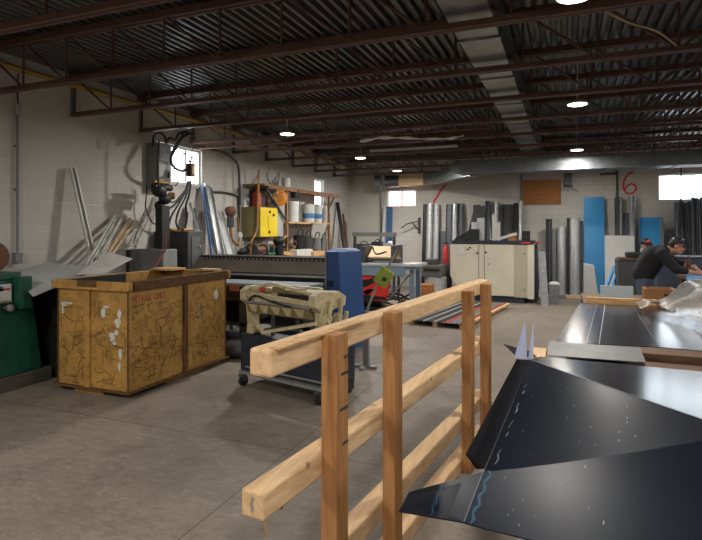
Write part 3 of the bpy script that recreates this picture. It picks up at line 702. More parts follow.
# ---- pump / pipework
t = thing('air_regulator', 'rusty-topped compressor head on pipework beside the yellow cabinet', 'compressor', (-5.6, 8.5, 1.1))
c = P(230.5, 212, X=-5.6)
MB().lathe([(.02, .1), (.075, .09), (.1, .045), (.1, 0), (.08, -.06), (.05, -.08)], c, 18).build('motor_cap', M_copper, t, smooth=True)
MB().cyl(c - V((0, 0, .08)), c - V((0, 0, .28)), .065).build('cylinder', M_dgrey, t, smooth=True)
MB().tube([c + V((0, 0, -.28)), c + V((.02, 0, -.5)), V((c.x, c.y, 1.0))], .03, n=8).tube([c + V((.05, .15, -.1)), c + V((.05, .2, -.4)), c + V((.1, .1, -.6)), c + V((.1, -.1, -.5))], .02, n=8).build('pipework', M_brass, t, smooth=True)
MB().lathe([(.02, 0), (.06, .005), (.06, .04), (.02, .045)], c + V((.1, .12, -.42)), 14, (1, 0, 0)).build('gauge', M_lgrey, t, smooth=True)
pipe('conduit', [P(214, 192, X=XL + .04), P(224, 192.5, X=XL + .04), P(237, 196, X=XL + .04), P(239, 204, X=XL + .04), P(239, 235, X=XL + .04)], .02, M_dgrey, 'dark bent conduit on the left wall above the compressor head')
pipe('conduit', [P(203, 148, X=XL + .1), P(225, 153, X=XL + .1), P(236, 162, X=XL + .1), P(239, 172, X=XL + .1), P(240, 205, X=XL + .1)], .022, M_dgrey, 'dark conduit curving down left of the shelf unit')

# ---- yellow cabinet
t = thing('yellow_cabinet', 'bright yellow-fronted steel control cabinet under the wall shelf', 'cabinet', (-5.69, 9.29, 1.44))
MB().bx(XL + .002, -5.48, 8.95, 9.62, 1.46, 2.05).build('case', M_khaki, t, bevel=.006)  # khaki case under a yellow door: side shade put into the colour
MB().bx(-5.48, -5.465, 8.96, 9.61, 1.47, 2.04).build('door', M_byel, t, bevel=.004)
k = MB()
for y, z in ((9.3, 1.96), (9.45, 1.9), (9.28, 1.56)): k.cyl((-5.465, y, z), (-5.45, y, z), .03, n=12)
k.build('door_knob', M_black, t)
MB().tube([(-5.462, 9.24, 1.88), (-5.462, 9.24, 1.64)], .005, n=5, sub=1).build('latch_rod', M_khaki, t)
pipe('hose_pipe', [P(259, 170, X=-5.4), P(258, 200, X=-5.4), P(257, 228, X=-5.4), P(251, 242, X=-5.4), P(249, 250, X=-5.4)], .022, M_brass, 'brown pipe running down in front of the yellow cabinet', 'pipe')
pipe('hose_pipe', [P(270, 168, X=-5.45), P(267, 176, X=-5.5), P(272, 184, X=-5.45), P(280, 172, X=-5.45), P(276, 196, X=-5.45)], .018, M_grey, 'looped grey hose hanging above the wall shelf', 'hose')
# ---- shelf unit
t = thing('shelf_unit', 'two-tier rough wooden wall shelf on the left block wall', 'shelf', (-5.6, 10.8, 1.74))
MB().hexa([(XL, 9.0, 2.46), (-5.42, 9.0, 2.46), (-5.42, 12.75, 2.46), (XL, 12.75, 2.46), (XL, 9.0, 2.5), (-5.42, 9.0, 2.5), (-5.42, 12.75, 2.5), (XL, 12.75, 2.5)]).build('upper_board', M_shelfwood, t)
MB().bx(-5.47, -5.42, 9.2, 12.9, 2.42, 2.46).build('front_batten', M_shelfwood, t)
MB().bx(XL, -5.42, 9.95, 12.15, 1.74, 1.77).build('lower_board', M_pineX, t)
for bb in ((-5.47, -5.42, 9.93, 9.99), (-5.47, -5.42, 12.1, 12.15)): MB().bx(*bb, 1.02, 2.46).build('upright', M_shelfwood, t)
for p_, q_ in (((-5.5, 9.2, 2.44), (-5.45, 9.95, 1.8)), ((-5.45, 12.1, 2.1), (-5.45, 12.5, 2.45))): MB().bar(p_, q_, .035, .035).build('brace', M_dgrey, t)
MB().bx(XL, -5.5, 9.62, 9.92, 1.45, 2.4).build('side_cover', M_lgrey, t)
def pail(name, px, ybase, ytop, wpx, X, m, label, stripe=False, cat='bucket', taper=.9, lidm=None, z0=None):
    c0 = P(px, ybase, X=X); t_ = (c0.y / ray(px, ybase).y); r = wpx / 2 * t_ / FPX; hh = (ybase - ytop) * t_ / FPX
    z0 = c0.z if z0 is None else z0
    t = thing(name, label, cat, (c0.x, c0.y, z0), 'pails on the wall shelf' if cat == 'bucket' else None)
    MB().lathe([(r * taper, 0), (r * .97, hh * .85), (r, hh * .86), (r, hh * .97), (r * .95, hh * .99)], (c0.x, c0.y, z0), 22).build('body', m, t, smooth=True)
    MB().lathe([(r * 1.0, hh * .99), (r * 1.03, hh * .99), (r * 1.03, hh * 1.03), (r * .2, hh * 1.035)], (c0.x, c0.y, z0), 22).build('lid', lidm or m, t, smooth=True)
    if stripe: MB().lathe([(r * .97, hh * .25), (r * .985, hh * .26), (r * 1.0, hh * .5), (r * .98, hh * .51)], (c0.x, c0.y, z0), 22).build('label_band', M_pailb, t, smooth=True)
    return t
pail('plastic_pail', 293, 220, 200, 12, -5.5, M_pail, 'white plastic pail on the lower shelf, left of the blue-banded ones', z0=1.77)
pail('plastic_pail', 301, 220, 200, 7, -5.72, M_pail, 'narrow white jug on the lower shelf squeezed between larger pails', z0=1.77)
pail('plastic_pail', 309, 221, 203, 12, -5.5, M_pail, 'white blue-banded pail in the middle of the lower shelf', True, z0=1.77)
pail('plastic_pail', 317.5, 221.5, 204, 10, -5.55, M_pail, 'white blue-banded pail near the right end of the lower shelf', True, z0=1.77)
pail('plastic_pail', 324.5, 222, 207, 6, -5.5, M_lgrey, 'narrow light grey can at the right end of the lower shelf', z0=1.77)
pail('plastic_pail', 286, 186, 176, 9, -5.6, M_pail, 'bluish-white pail on top of the upper shelf board', z0=2.5, lidm=M_pail)
pail('paint_pot', 295, 198, 191, 9, -5.5, M_black, 'black pot standing on the leftmost white pail', cat='pot')
pail('paint_pot', 306, 202, 194, 8, -5.62, M_dgrey, 'dark grey pot behind the blue-banded pails', cat='pot', z0=2.02)
hc = P(280, 198, X=-5.44); o = MB()
for k in range(4): o.tube([hc + V((.11 * math.cos(a) * (1 - .12 * k), -.03 * (k % 2) + .075 * math.cos(a) * (1 - .12 * k), .15 * math.sin(a) * (1 - .12 * k))) for a in [i * math.pi / 7 for i in range(14)]], .02, n=7, sub=2, closed=True)
o.cyl(hc - V((-.02, .05, 0)), hc + V((-.01, .03, 0)), .085)
tag(o.build('hose_coil', M_orange, smooth=True), 'coiled orange hose hung on the shelf upright', 'hose')
rc = P(257, 207, X=-5.6); t = thing('red_can', 'small red can standing on top of the yellow cabinet', 'can', (rc.x, rc.y, 2.05))
MB().lathe([(.08, 0), (.08, .26), (.05, .3), (.025, .32), (.025, .35)], (rc.x, rc.y, 2.05), 16).build('body', M_red, t, smooth=True)
MB().box((rc.x, rc.y, 2.41), (.08, .05, .04)).build('cap', M_black, t, bevel=.006)
rc = P(248, 207, X=-5.65)
tag(MB().bx(-5.75, -5.6, 9.0, 9.12, 2.05, 2.38).bx(-5.72, -5.63, 9.03, 9.09, 2.38, 2.43).build('tool_box', M_black, bevel=.01), 'black box standing on the yellow cabinet beside the red can', 'box')
tag(MB().lathe([(.05, 0), (.06, .05), (.04, .2), (.02, .24)], (-5.62, 9.5, 2.05), 12).build('oil_can', M_copper, smooth=True), 'brown oil can at the far end of the yellow cabinet top', 'can')

# ---- workbench along the left wall with clutter
t = thing('workbench', 'long workbench along the left wall under the shelf', 'workbench', (-5.5, 10.3, 0))
MB().bx(XL + .01, -5.1, 8.3, 12.4, .96, 1.02).build('bench_top', M_oldwood, t)
for x, y in ((-5.85, 8.35), (-5.15, 8.35), (-5.85, 12.33), (-5.15, 12.33), (-5.15, 10.3)): MB().bx(x - .035, x + .035, y - .035, y + .035, 0, .96).build('leg', M_oldwood, t)
rr = random.Random(3)
def onb(px, X=-5.35): 
    p = P(px, 250, X=X); return V((p.x, p.y, 1.02))
c = onb(268); t = thing('bench_vise', 'dark green machine vise on the wall workbench', 'vise', c)
MB().box(c + V((0, 0, .07)), (.2, .26, .14)).box(c + V((0, .1, .2)), (.16, .06, .14)).build('body', M_green, t, bevel=.015)
MB().box(c + V((0, -.08, .2)), (.16, .06, .14)).build('jaw', M_dgrey, t, bevel=.01)
MB().cyl(c + V((0, -.3, .15)), c + V((0, -.1, .15)), .02).cyl(c + V((-.1, -.28, .15)), c + V((.1, -.28, .15)), .012).build('screw_handle', M_steel, t)
c = onb(259); t = thing('grinder', 'rusty brown bench grinder on the wall workbench', 'grinder', c)
MB().cyl(c + V((0, -.14, .2)), c + V((0, .14, .2)), .08).box(c + V((0, 0, .07)), (.12, .16, .14)).build('motor', M_copper, t, smooth=True)
for y_ in (-.2, .15): MB().cyl(c + V((0, y_, .2)), c + V((0, y_ + .05, .2)), .11).build('wheel_guard', M_dgrey, t, smooth=True)
c = onb(279); t = thing('belt_sander', 'black upright power tool with round head on the workbench', 'power tool', c)
MB().cyl(c + V((0, 0, .0)), c + V((0, 0, .3)), .09).ell(c + V((0, 0, .36)), (.12, .14, .1)).build('body', M_black, t, smooth=True)
MB().tube([c + V((0, .1, .35)), c + V((.02, .25, .45)), c + V((.02, .32, .3))], .03).build('handle', M_brass, t, smooth=True)
c = onb(288); tag(MB().bar(c + V((0, -.25, .12)), c + V((0, .3, .04)), .09, .07).bar(c + V((-.1, -.2, .04)), c + V((.1, .25, .04)), .08, .06).build('wood_offcut', M_pineX), 'crossed orange-brown wood offcuts on the workbench', 'wood')
c = onb(250); t = thing('valve_manifold', 'small brass valve manifold at the near end of the workbench', 'valve', c)
MB().tube([c + V((0, -.2, .05)), c + V((0, 0, .08)), c + V((0, .2, .05))], .035).tube([c + V((0, 0, .08)), c + V((.02, .02, .3))], .02, sub=1).build('pipe_body', M_brass, t, smooth=True)
MB().lathe([(.01, 0), (.06, .01), (.06, .03), (.01, .04)], c + V((.02, .02, .3)), 12).build('hand_wheel', M_dgrey, t, smooth=True)
rb = random.Random(17)
CL = [(245, M_dgrey, 'pump', 'dark rounded pump beside the pipework on the workbench'), (254, M_brass, 'hose_fitting', 'brass hose fitting between the manifold and the grinder'), (263, M_khaki, 'cloth_bundle', 'khaki cloth bundle behind the grinder'), (273, mat('rusty_orange', (150, 84, 44), .7), 'tool_roll', 'rusty orange tool roll next to the green vise'), (284, M_dgrey, 'drill', 'dark hand drill in front of the round-headed power tool'), (291, M_copper, 'leather_glove', 'brown leather glove by the white carton')]
for px, m, nm_, lab in CL:
    c = onb(px, -5.5); b = MB()
    for q in range(5): b.ell(c + V((rb.uniform(-.08, .08), rb.uniform(-.12, .12), .06 + q * .045)), (rb.uniform(.05, .08), rb.uniform(.06, .11), .06), 10, 8)
    for q in range(2): b.tube([c + V((0, -.1 + .2 * q, .1)), c + V((.06, rb.uniform(-.2, .2), .3)), c + V((.08, rb.uniform(-.2, .2), rb.uniform(.1, .42)))], .016, n=6)
    tag(b.build(nm_, m, smooth=True), lab, nm_.replace('_', ' '))
a = P(297, 256, X=-5.2)
tag(MB().bx(-5.4, -5.2, a.y, a.y + .75, 1.02, 1.18).build('carton', M_white, bevel=.006), 'white carton on the workbench near the blue end cabinet', 'carton')
a = P(316, 256, X=-5.15)
tag(MB().bx(-5.4, -5.13, a.y - .15, a.y + .45, 1.02, 1.12).build('wood_block', M_pineX, bevel=.004), 'pale wood block beside the white carton', 'wood')
for i, (px, hh, r, m) in enumerate([(299, .45, .13, M_black), (307, .42, .14, M_dgrey), (316, .38, .12, M_grey), (323, .36, .1, M_grey)]):
    c = onb(px, -5.6); t = thing('drum', ['black drum on the bench under the lower shelf', 'dark grey ribbed drum with a bail handle under the shelf', 'grey ribbed drum right of the dark one', 'smaller grey drum at the right end of the bench'][i], 'drum', c, 'drums under the shelf')
    pr = []
    for j in range(7): pr += [(r, hh * j / 7), (r * .94, hh * (j + .5) / 7)]
    MB().lathe(pr + [(r, hh), (r * .9, hh + .01)], c, 20).build('body', m, t, smooth=True)
    MB().tube([c + V((0, -r, hh * .8)), c + V((.05, -r * .7, hh + .12)), c + V((.05, r * .7, hh + .12)), c + V((0, r, hh * .8))], .012).build('bail_handle', M_black, t)
# leaning bars near the far corner
for p0, p1, r, m, lab in [((345, 245), (337.5, 203), .05, M_black, 'black pipe leaning in the far left corner'), ((349, 247), (343, 214), .03, M_copper, 'thin rusty bar leaning in the far left corner'),
                          ((351, 247), (345, 222), .035, M_oldwood, 'brown pole leaning beside the rusty bar'), ((334, 246), (329, 226), .03, M_dgrey, 'short dark rod leaning below the small left window')]:
    q = P(*p1, X=XL + .06); p = P(*p0, X=XL + .5); d_ = p - q; k = (q.z - .03) / (q.z - p.z)
    if k > 2.6: k = 2.6
    p = q + d_ * k; p.x = min(p.x, -5.0); p.z = max(p.z, .03)
    tag(MB().cyl(p, q, r, n=10).build('leaning_bar', m, smooth=True), lab, 'bar')
# ================================================================== MIDDLE MACHINES
# ---- plate shear
t = thing('plate_shear', 'long grey-brown plate shear with a royal blue end cabinet', 'machine', (-4.1, 6.6, 0))
MB().hexa([(-5.19, 6.5, 1.0), (-2.95, 6.5, 1.0), (-2.95, 6.95, 1.0), (-5.19, 6.95, 1.0), (-5.05, 6.55, 1.2), (-2.95, 6.55, 1.2), (-2.95, 6.95, 1.2), (-5.05, 6.95, 1.2)]).build('upper_beam', M_beam, t, bevel=.008)
b = MB().bx(-5.05, -2.95, 6.56, 6.98, 1.2, 1.225)
for i in range(30): b.bx(-4.95 + i * .066, -4.92 + i * .066, 6.535, 6.56, 1.17, 1.2)
b.build('hold_down_rail', M_black, t)
MB().bx(-5.15, -2.95, 6.52, 6.6, .955, .985).build('blade_edge', M_steel, t)
MB().bx(-5.15, -2.95, 6.6, 6.95, .3, 1.0).build('throat', M_black, t)
MB().bx(-5.1, -2.98, 6.0, 6.5, .86, .9).build('work_table', M_table, t, bevel=.004)
MB().bx(-5.1, -2.98, 6.02, 6.04, .66, .86).build('table_apron', M_black, t)
f = MB()
for x in (-5.05, -4.0, -3.05): f.bx(x - .05, x + .05, 6.1, 6.9, .06, .86)
f.bx(-5.1, -2.98, 6.1, 6.9, .32, .36).bx(-5.1, -2.98, 6.1, 6.9, .05, .09)
f.build('base_frame', M_dgrey, t)
MB().bx(-5.12, -4.9, 6.1, 6.9, 0, .05).bx(-3.2, -2.98, 6.1, 6.9, 0, .05).build('foot', M_black, t)
a = P(230, 286, Y=6.018); c = P(239, 291, Y=6.018)
MB().bx(a.x, c.x, 6.012, 6.02, c.z, a.z, 0).bx(a.x + .015, c.x - .015, 6.01, 6.013, c.z + .03, c.z + .035, 1).bx(a.x + .015, c.x - .015, 6.01, 6.013, c.z + .05, c.z + .055, 1).build('warning_label', [mat('pale_red_label', (204, 110, 100), .5), M_red], t)
xb = -2.95
MB().hexa([(xb, 6.5, .0), (xb + .26, 6.5, .0), (xb + .36, 7.05, .0), (xb, 7.05, .0), (xb, 6.5, 1.31), (xb + .17, 6.5, 1.31), (xb + .28, 7.05, 1.31), (xb, 7.05, 1.31)]).build('end_cabinet', M_blue, t, bevel=.01)
MB().hexa([(xb, 6.5, 1.31), (xb + .17, 6.5, 1.31), (xb + .28, 7.05, 1.31), (xb, 7.05, 1.31), (xb, 6.6, 1.345), (xb + .13, 6.6, 1.345), (xb + .2, 7.05, 1.345), (xb, 7.05, 1.345)]).build('cabinet_cap', M_blue, t, bevel=.006)
MB().bx(xb - .02, xb, 6.48, 6.7, .1, 1.31).build('edge_strip', M_grey, t)
MB().bx(xb + .02, xb + .1, 6.48, 6.5, .86, .93).build('latch', M_black, t, bevel=.004)
# sheets and scrap stored under the table
for i, (x, w, z, m, lab) in enumerate([(-4.1, .12, .55, M_lgrey, 'light grey offcut standing under the shear table, left of the white one'), (-3.93, .14, .6, M_white, 'white offcut standing under the shear table')]):
    tag(MB().hexa([(x, 6.3, .37), (x + .02, 6.3, .37), (x + .02, 6.6, .37), (x, 6.6, .37), (x + w, 6.3, z + .1), (x + w + .02, 6.3, z + .1), (x + w + .02, 6.6, z + .1), (x + w, 6.6, z + .1)]).build('sheet_offcut', m), lab, 'offcut')
tag(MB().ell((-3.8, 5.75, .12), (.3, .2, .12)).ell((-3.55, 5.8, .15), (.2, .15, .14)).build('dust_sack', M_dgrey, smooth=True), 'dark sack slumped on the floor in front of the shear', 'sack')

# ---- bending brake on navy cart
O = V((-2.58, 4.6, 0)); M = rotz(O, -14.3)
t = thing('cart', 'navy steel cart on casters carrying the beige bending brake', 'cart', O)
L, D = 1.13, .5
def mb(): return MB(M)
mb().bx(-L / 2, L / 2, 0, .012, .16, .53).build('front_panel', M_navy, t, bevel=.003)
for x0_, x1_, zz in ((-L / 2, -L / 2 + .015, .16), (L / 2 - .015, L / 2, .05)): mb().bx(x0_, x1_, .012, .44, zz, .53).build('side_panel', M_navy, t)
mb().bx(-L / 2, L / 2, .44, .452, .16, .53).build('rear_panel', M_navy, t)
mb().bx(-L / 2 + .015, L / 2 - .015, .012, .44, .46, .48).build('deck', M_dgrey, t)
for a, c in (((-L / 2, -.03, .125), (L / 2, .01, .155)), ((-L / 2, .42, .125), (L / 2, .46, .155)), ((-L / 2, .01, .125), (-L / 2 + .04, .42, .155)), ((L / 2 - .04, .01, .125), (L / 2, .42, .155)), ((-L / 2 + .1, -.035, .2), (L / 2, -.02, .215))):
    mb().bx(a[0], c[0], a[1], c[1], a[2], c[2]).build('chassis_rail', M_steel, t)
for x, y in ((-L / 2 + .05, -.02), (L / 2 - .06, -.03), (-L / 2 + .06, .42), (L / 2 - .06, .42)):
    c = mb().bx(x - .03, x + .03, y - .03, y + .03, .1, .125).bx(x - .03, x - .022, y - .02, y + .04, .05, .1).bx(x + .022, x + .03, y - .02, y + .04, .05, .1).build('caster', M_dgrey, t)
    mb().cyl((x - .018, y + .01, .052), (x + .018, y + .01, .052), .052, n=18).build('wheel', M_rubber, c, smooth=True)
z0 = .53
t = thing('bending_brake', 'beige cast hand bending brake mounted on the navy cart', 'brake', O + V((0, 0, z0)))
for x in (-L / 2 + .05, L / 2 - .16):
    mb().prism([(x, .03, z0), (x, .2, z0), (x, .14, z0 + .1), (x, .12, z0 + .3), (x, .4, z0 + .33), (x, .42, z0 + .42), (x, .3, z0 + .48), (x, .02, z0 + .5), (x, -.06, z0 + .46), (x, -.06, z0 + .36), (x, .02, z0 + .3), (x, .04, z0 + .1)], (.085, 0, 0)).build('end_frame', M_beige, t, bevel=.01)
mb().hexa([(-L / 2 + .02, .16, z0 + .0), (-L / 2 + .2, .1, z0 + .0), (-L / 2 + .2, .3, z0 + .0), (-L / 2 + .02, .3, z0), (-L / 2 + .02, .16, z0 + .06), (-L / 2 + .2, .1, z0 + .05), (-L / 2 + .2, .3, z0 + .05), (-L / 2 + .02, .3, z0 + .06)]).build('tray', M_dgrey, t)
x0_, x1_ = -L / 2 + .135, L / 2 - .16
mb().prism([(x0_, .2, z0 + .42), (x0_, .34, z0 + .43), (x0_, .34, z0 + .47), (x0_, .2, z0 + .46)], (x1_ - x0_, 0, 0)).build('top_leaf', M_beige, t, bevel=.004)
mb().bx(x0_, x1_, -.045, -.01, z0 + .335, z0 + .365).build('clamp_bar', M_steel, t, bevel=.004)
mb().hexa([(x0_, -.02, z0 + .235), (x1_, -.02, z0 + .235), (x1_, .03, z0 + .235), (x0_, .03, z0 + .235), (x0_, -.05, z0 + .33), (x1_, -.05, z0 + .33), (x1_, .05, z0 + .33), (x0_, .05, z0 + .33)]).build('apron', M_khaki, t, bevel=.004)
for i in range(5):
    x = x0_ + .03 + i * (x1_ - x0_ - .06) / 5; w = (x1_ - x0_ - .06) / 5 - .03
    mb().prism([(x, -.056, z0 + .325), (x + w, -.056, z0 + .325), (x + w * .75, -.03, z0 + .245), (x + w * .3, -.03, z0 + .245)], (0, .02, 0)).build('finger', M_beige, t, bevel=.004)
xm = (x0_ + x1_) / 2
for a, c, w, h in (((x0_, .02, z0 + .47), (xm - .1, .0, z0 + .54), .03, .03), ((xm - .1, .0, z0 + .54), (x1_, .05, z0 + .46), .03, .03), ((x0_, -.03, z0 + .42), (x1_, -.03, z0 + .385), .03, .045), ((x0_ + .05, .2, z0 + .5), (x1_ - .05, .2, z0 + .5), .05, .02)):
    mb().bar(a, c, w, h).build('truss_rod', M_beige, t)
mb().tube([(x0_ + .05, -.06, z0 + .36), (x0_ + .16, -.08, z0 + .42), (x0_ + .42, -.08, z0 + .37), (xm + .2, -.06, z0 + .34)], .01).build('pull_cable', M_rubber, t)
mb().ell((x0_ + .2, -.02, z0 + .48), (.035, .03, .025)).build('knob', mat('bright_red_knob', (205, 40, 60), .4), t, smooth=True)
for x, w in ((xm - .12, .1), (xm + .14, .12)): mb().bx(x, x + w, .02, .1, z0 + .45, z0 + .51).build('clamp_block', M_khaki, t, bevel=.004)
k = mb()
for i in range(5):
    x = L / 2 - .075; y = .0 + i * .08; z = z0 + .1 + .07 * ((i * 2) % 4)
    mb().cyl((x, y, z), (x + .06, y, z), .04, n=12).build('pivot_boss', M_beige, t, smooth=True); mb().bar((x + .03, y, z - .12 if i else z), (x + .03, y + .06, z + .18), .025, .035, (1, 0, 0)).build('linkage', M_beige, t, bevel=.004)
for a, c in (((x0_ + .1, -.07, z0 + .2), (xm - .1, -.13, z0 + .08)), ((xm - .1, -.13, z0 + .08), (x1_ + .1, -.07, z0 + .22))): mb().bar(a, c, .03, .03).build('foot_treadle', M_beige, t)
for x in (xm - .22, xm + .12): mb().bx(x, x + .03, .1, .13, z0, z0 + .4).build('spring_rod', M_dgrey, t)

# ---- pendant stand
b0 = P(365, 368, Z=0)
t = thing('pendant_stand', 'slim grey stand with tilted arm holding a lime green control box', 'stand', b0)
MB().bx(b0.x - .14, b0.x + .14, b0.y - .025, b0.y + .025, 0, .03).bx(b0.x - .025, b0.x + .025, b0.y - .14, b0.y + .14, 0, .03).build('base', M_grey, t)
MB().bx(b0.x - .02, b0.x + .02, b0.y - .02, b0.y + .02, .03, .55).bx(b0.x + .03, b0.x + .05, b0.y - .02, b0.y + .02, .03, .45).build('post', M_grey, t)
p1 = P(369, 305, Y=b0.y); p2 = P(379, 281, Y=b0.y); p3 = P(388, 267, Y=b0.y); p4 = P(397, 251, Y=b0.y)
MB().tube([(b0.x, b0.y, .55), p1, p2, p3, p4], .014, n=8, sub=3).build('arm', M_steel, t, smooth=True)
a = (p3 - p2).normalized(); mid = P(384, 277, Y=b0.y - .03)
MB().bar(mid - a * .1, mid + a * .1, .16, .09, (0, 1, 0)).build('control_box', M_lime, t, bevel=.012)
MB().cyl(mid + V((.02, -.05, -.02)), mid + V((.02, -.06, -.02)), .025, n=12).build('button', M_black, t)

# ---- coil / profile table behind blue cabinet
YT = 9.3
xl, xr = -4.5, P(418, 268, Y=YT).x
t = thing('cutting_table', 'long blue-grey cutting table with red and black side panel behind the shear', 'table', ((xl + xr) / 2, YT + .35, 0))
MB().bx(xl, xr, YT, YT + .7, .94, .99).build('table_top', M_lgrey, t, bevel=.004)
MB().bx(xl, xr - .25, YT + .02, YT + .06, .76, .94).bx(xr - .25, xr, YT + .04, YT + .08, .88, .94).build('front_rail', M_bgrey, t, bevel=.004)
a = P(357, 278, Y=YT + .03); c = P(391, 296, Y=YT + .03)
sp = MB().hexa([(a.x - .6, YT + .05, .3), (c.x - .12, YT + .05, .3), (c.x - .12, YT + .09, .3), (a.x - .6, YT + .09, .3), (a.x - .6, YT + .05, .76), (c.x, YT + .05, .76), (c.x, YT + .09, .76), (a.x - .6, YT + .09, .76)])
def tri(pp, m): sp.prism([P(*q, Y=YT + .05) for q in pp], (0, -.004, 0), m)
tri([(357, 281), (369, 279), (378, 276), (384, 276), (377, 281), (366, 287), (357, 288)], 1); tri([(371, 289), (385, 281), (388, 289)], 0); tri([(358, 290), (371, 289), (388, 290), (389, 295), (370, 296)], 0); tri([(362, 292), (370, 288.5), (374, 290), (368, 295)], 1); tri([(357, 294), (386, 297), (386, 300), (357, 300)], 1)
sp.build('side_panel', [mat('vivid_red_panel', (206, 46, 40), .45), M_black], t)
for x, y in ((xl + .1, YT + .15), (xr - .15, YT + .15), (xl + .1, YT + .6), (xr - .15, YT + .6)): MB().bx(x - .04, x + .04, y - .04, y + .04, 0, .94).build('leg', M_bgrey, t)
MB().tube([(xr - .1, YT + .1, .9), (xr - .6, YT + .12, .3)], .015, sub=1).build('stay', M_grey, t)
# slip-roll on the table
a, c = P(366, 259, Y=YT + .4), P(398, 259, Y=YT + .4)
t = thing('folding_machine', 'tan topped bench folding machine at the back of the cutting table', 'folder', ((a.x + c.x) / 2, YT + .4, .99))
MB().prism([(a.x - .1, YT + .55, 1.27), (a.x + .02, YT + .55, 1.29), (a.x + .14, YT + .15, 1.1), (a.x + .18, YT + .15, 1.07), (a.x + .1, YT + .17, 1.08)], (c.x - a.x - .03, 0, 0)).build('top_leaf', M_tanboard, t)
MB().bx(a.x + .1, c.x - .02, YT + .17, YT + .6, 1.02, 1.1).build('bed', M_dgrey, t)
for bb in ((a.x, a.x + .1, YT + .1, YT + .62, .99, 1.3), (c.x - .05, c.x + .03, YT + .1, YT + .62, .99, 1.32)): MB().bx(*bb).build('end_frame', M_dgrey, t, bevel=.01)
MB().tube([(c.x - .15, YT + .15, 1.2), (c.x - .3, YT + .02, 1.16), (c.x - .38, YT + .05, 1.28)], .015).build('handle', M_black, t)
for i, (px, dz, r, m, lab) in enumerate([(362, 0, .07, M_red, 'red knobbed clamp on the cutting table'), (358, 0, .09, M_copper, 'brown rag ball on the cutting table beside the blue cabinet'), (368, 0, .06, M_cream, 'cream tape roll on the cutting table')]):
    c_ = P(px, 262, Y=YT + .3); c_.z = .99
    tag(MB().ell(c_ + V((0, 0, r)), (r * 1.2, r, r)).ell(c_ + V((r, .03, r * .7)), (r * .7, r * .8, r * .7)).build(['clamp', 'rag', 'tape_roll'][i], m, smooth=True), lab, ['clamp', 'rag', 'tape'][i])
# rack shelf behind
a, c = P(353, 234, Y=12.6), P(396, 234, Y=12.6)
t = thing('pipe_rack', 'steel rack with one horizontal rail near the far left corner', 'rack', ((a.x + c.x) / 2, 12.6, 0))
MB().bx(a.x, c.x, 12.55, 12.65, a.z - .06, a.z + .04).build('rail', M_grey, t)
MB().bx(a.x + .1, c.x - .1, 12.5, 13.1, .9, .95).build('shelf', M_dgrey, t)
for x in (a.x + .05, c.x - .05): MB().bx(x - .03, x + .03, 12.57, 12.63, 0, a.z - .06).bx(x - .03, x + .03, 12.97, 13.03, 0, .9).build('post', M_dgrey, t)
for i, (x, w, h, m, n_, lab) in enumerate([(-4.9, .3, .3, M_dgrey, 'tool_case', 'dark tool case on the corner rack'), (-4.5, .22, .36, M_navy, 'tool_case', 'navy tool case on the corner rack beside the white jug')]):
    o = thing(n_, lab, 'case', (x + .15, 12.75, .95)); MB().bx(x, x + w, 12.6, 12.9, .95, .95 + h).build('body', m, o, bevel=.01)
    MB().tube([(x + .05, 12.75, .95 + h), (x + .08, 12.75, 1.0 + h), (x + w - .08, 12.75, 1.0 + h), (x + w - .05, 12.75, .95 + h)], .012, n=6).build('handle', M_black, o)
o = thing('plastic_jug', 'white plastic jug on the corner rack', 'jug', (-4.05, 12.75, .95))
MB().lathe([(.13, 0), (.14, .05), (.13, .28), (.06, .36), (.04, .38)], (-4.05, 12.75, .95), 18).build('body', M_pail, o, smooth=True); MB().cyl((-4.05, 12.75, 1.33), (-4.05, 12.75, 1.38), .045, n=12).build('cap', M_blue, o)
# dark hose heap
t = MB(); rr = random.Random(11); c0 = P(393, 312, Z=0)
for k in range(7):
    cx, cy, r_ = c0.x + rr.uniform(-.25, .3), c0.y + rr.uniform(-.1, .25), rr.uniform(.14, .28)
    t.tube([(cx + .12 + r_ * math.cos(a), cy + r_ * .9 * math.sin(a), .03 + .045 * k + .05 * math.sin(a * 2 + k)) for a in [i * math.pi / 5 for i in range(10)]], .022, n=6, sub=2, closed=True)
tag(t.build('hose_heap', M_rubber, smooth=True), 'heap of coiled black hoses on the floor under the cutting table end', 'hose')
b_ = P(369, 316, Z=0)
t = thing('motor_dolly', 'low dark motor dolly on the floor beside the pendant stand', 'dolly', b_)
MB().bx(b_.x - .35, b_.x + .2, b_.y, b_.y + .5, .1, .16).build('platform', M_black, t, bevel=.01)
MB().cyl((b_.x - .2, b_.y + .25, .3), (b_.x + .2, b_.y + .25, .3), .14, n=18).build('motor', M_dgrey, t, smooth=True)
for x, y in ((-.28, .08), (.13, .08), (-.28, .42), (.13, .42)): MB().cyl((b_.x + x - .02, b_.y + y, .05), (b_.x + x + .02, b_.y + y, .05), .05, n=14).build('wheel', M_rubber, t, smooth=True)

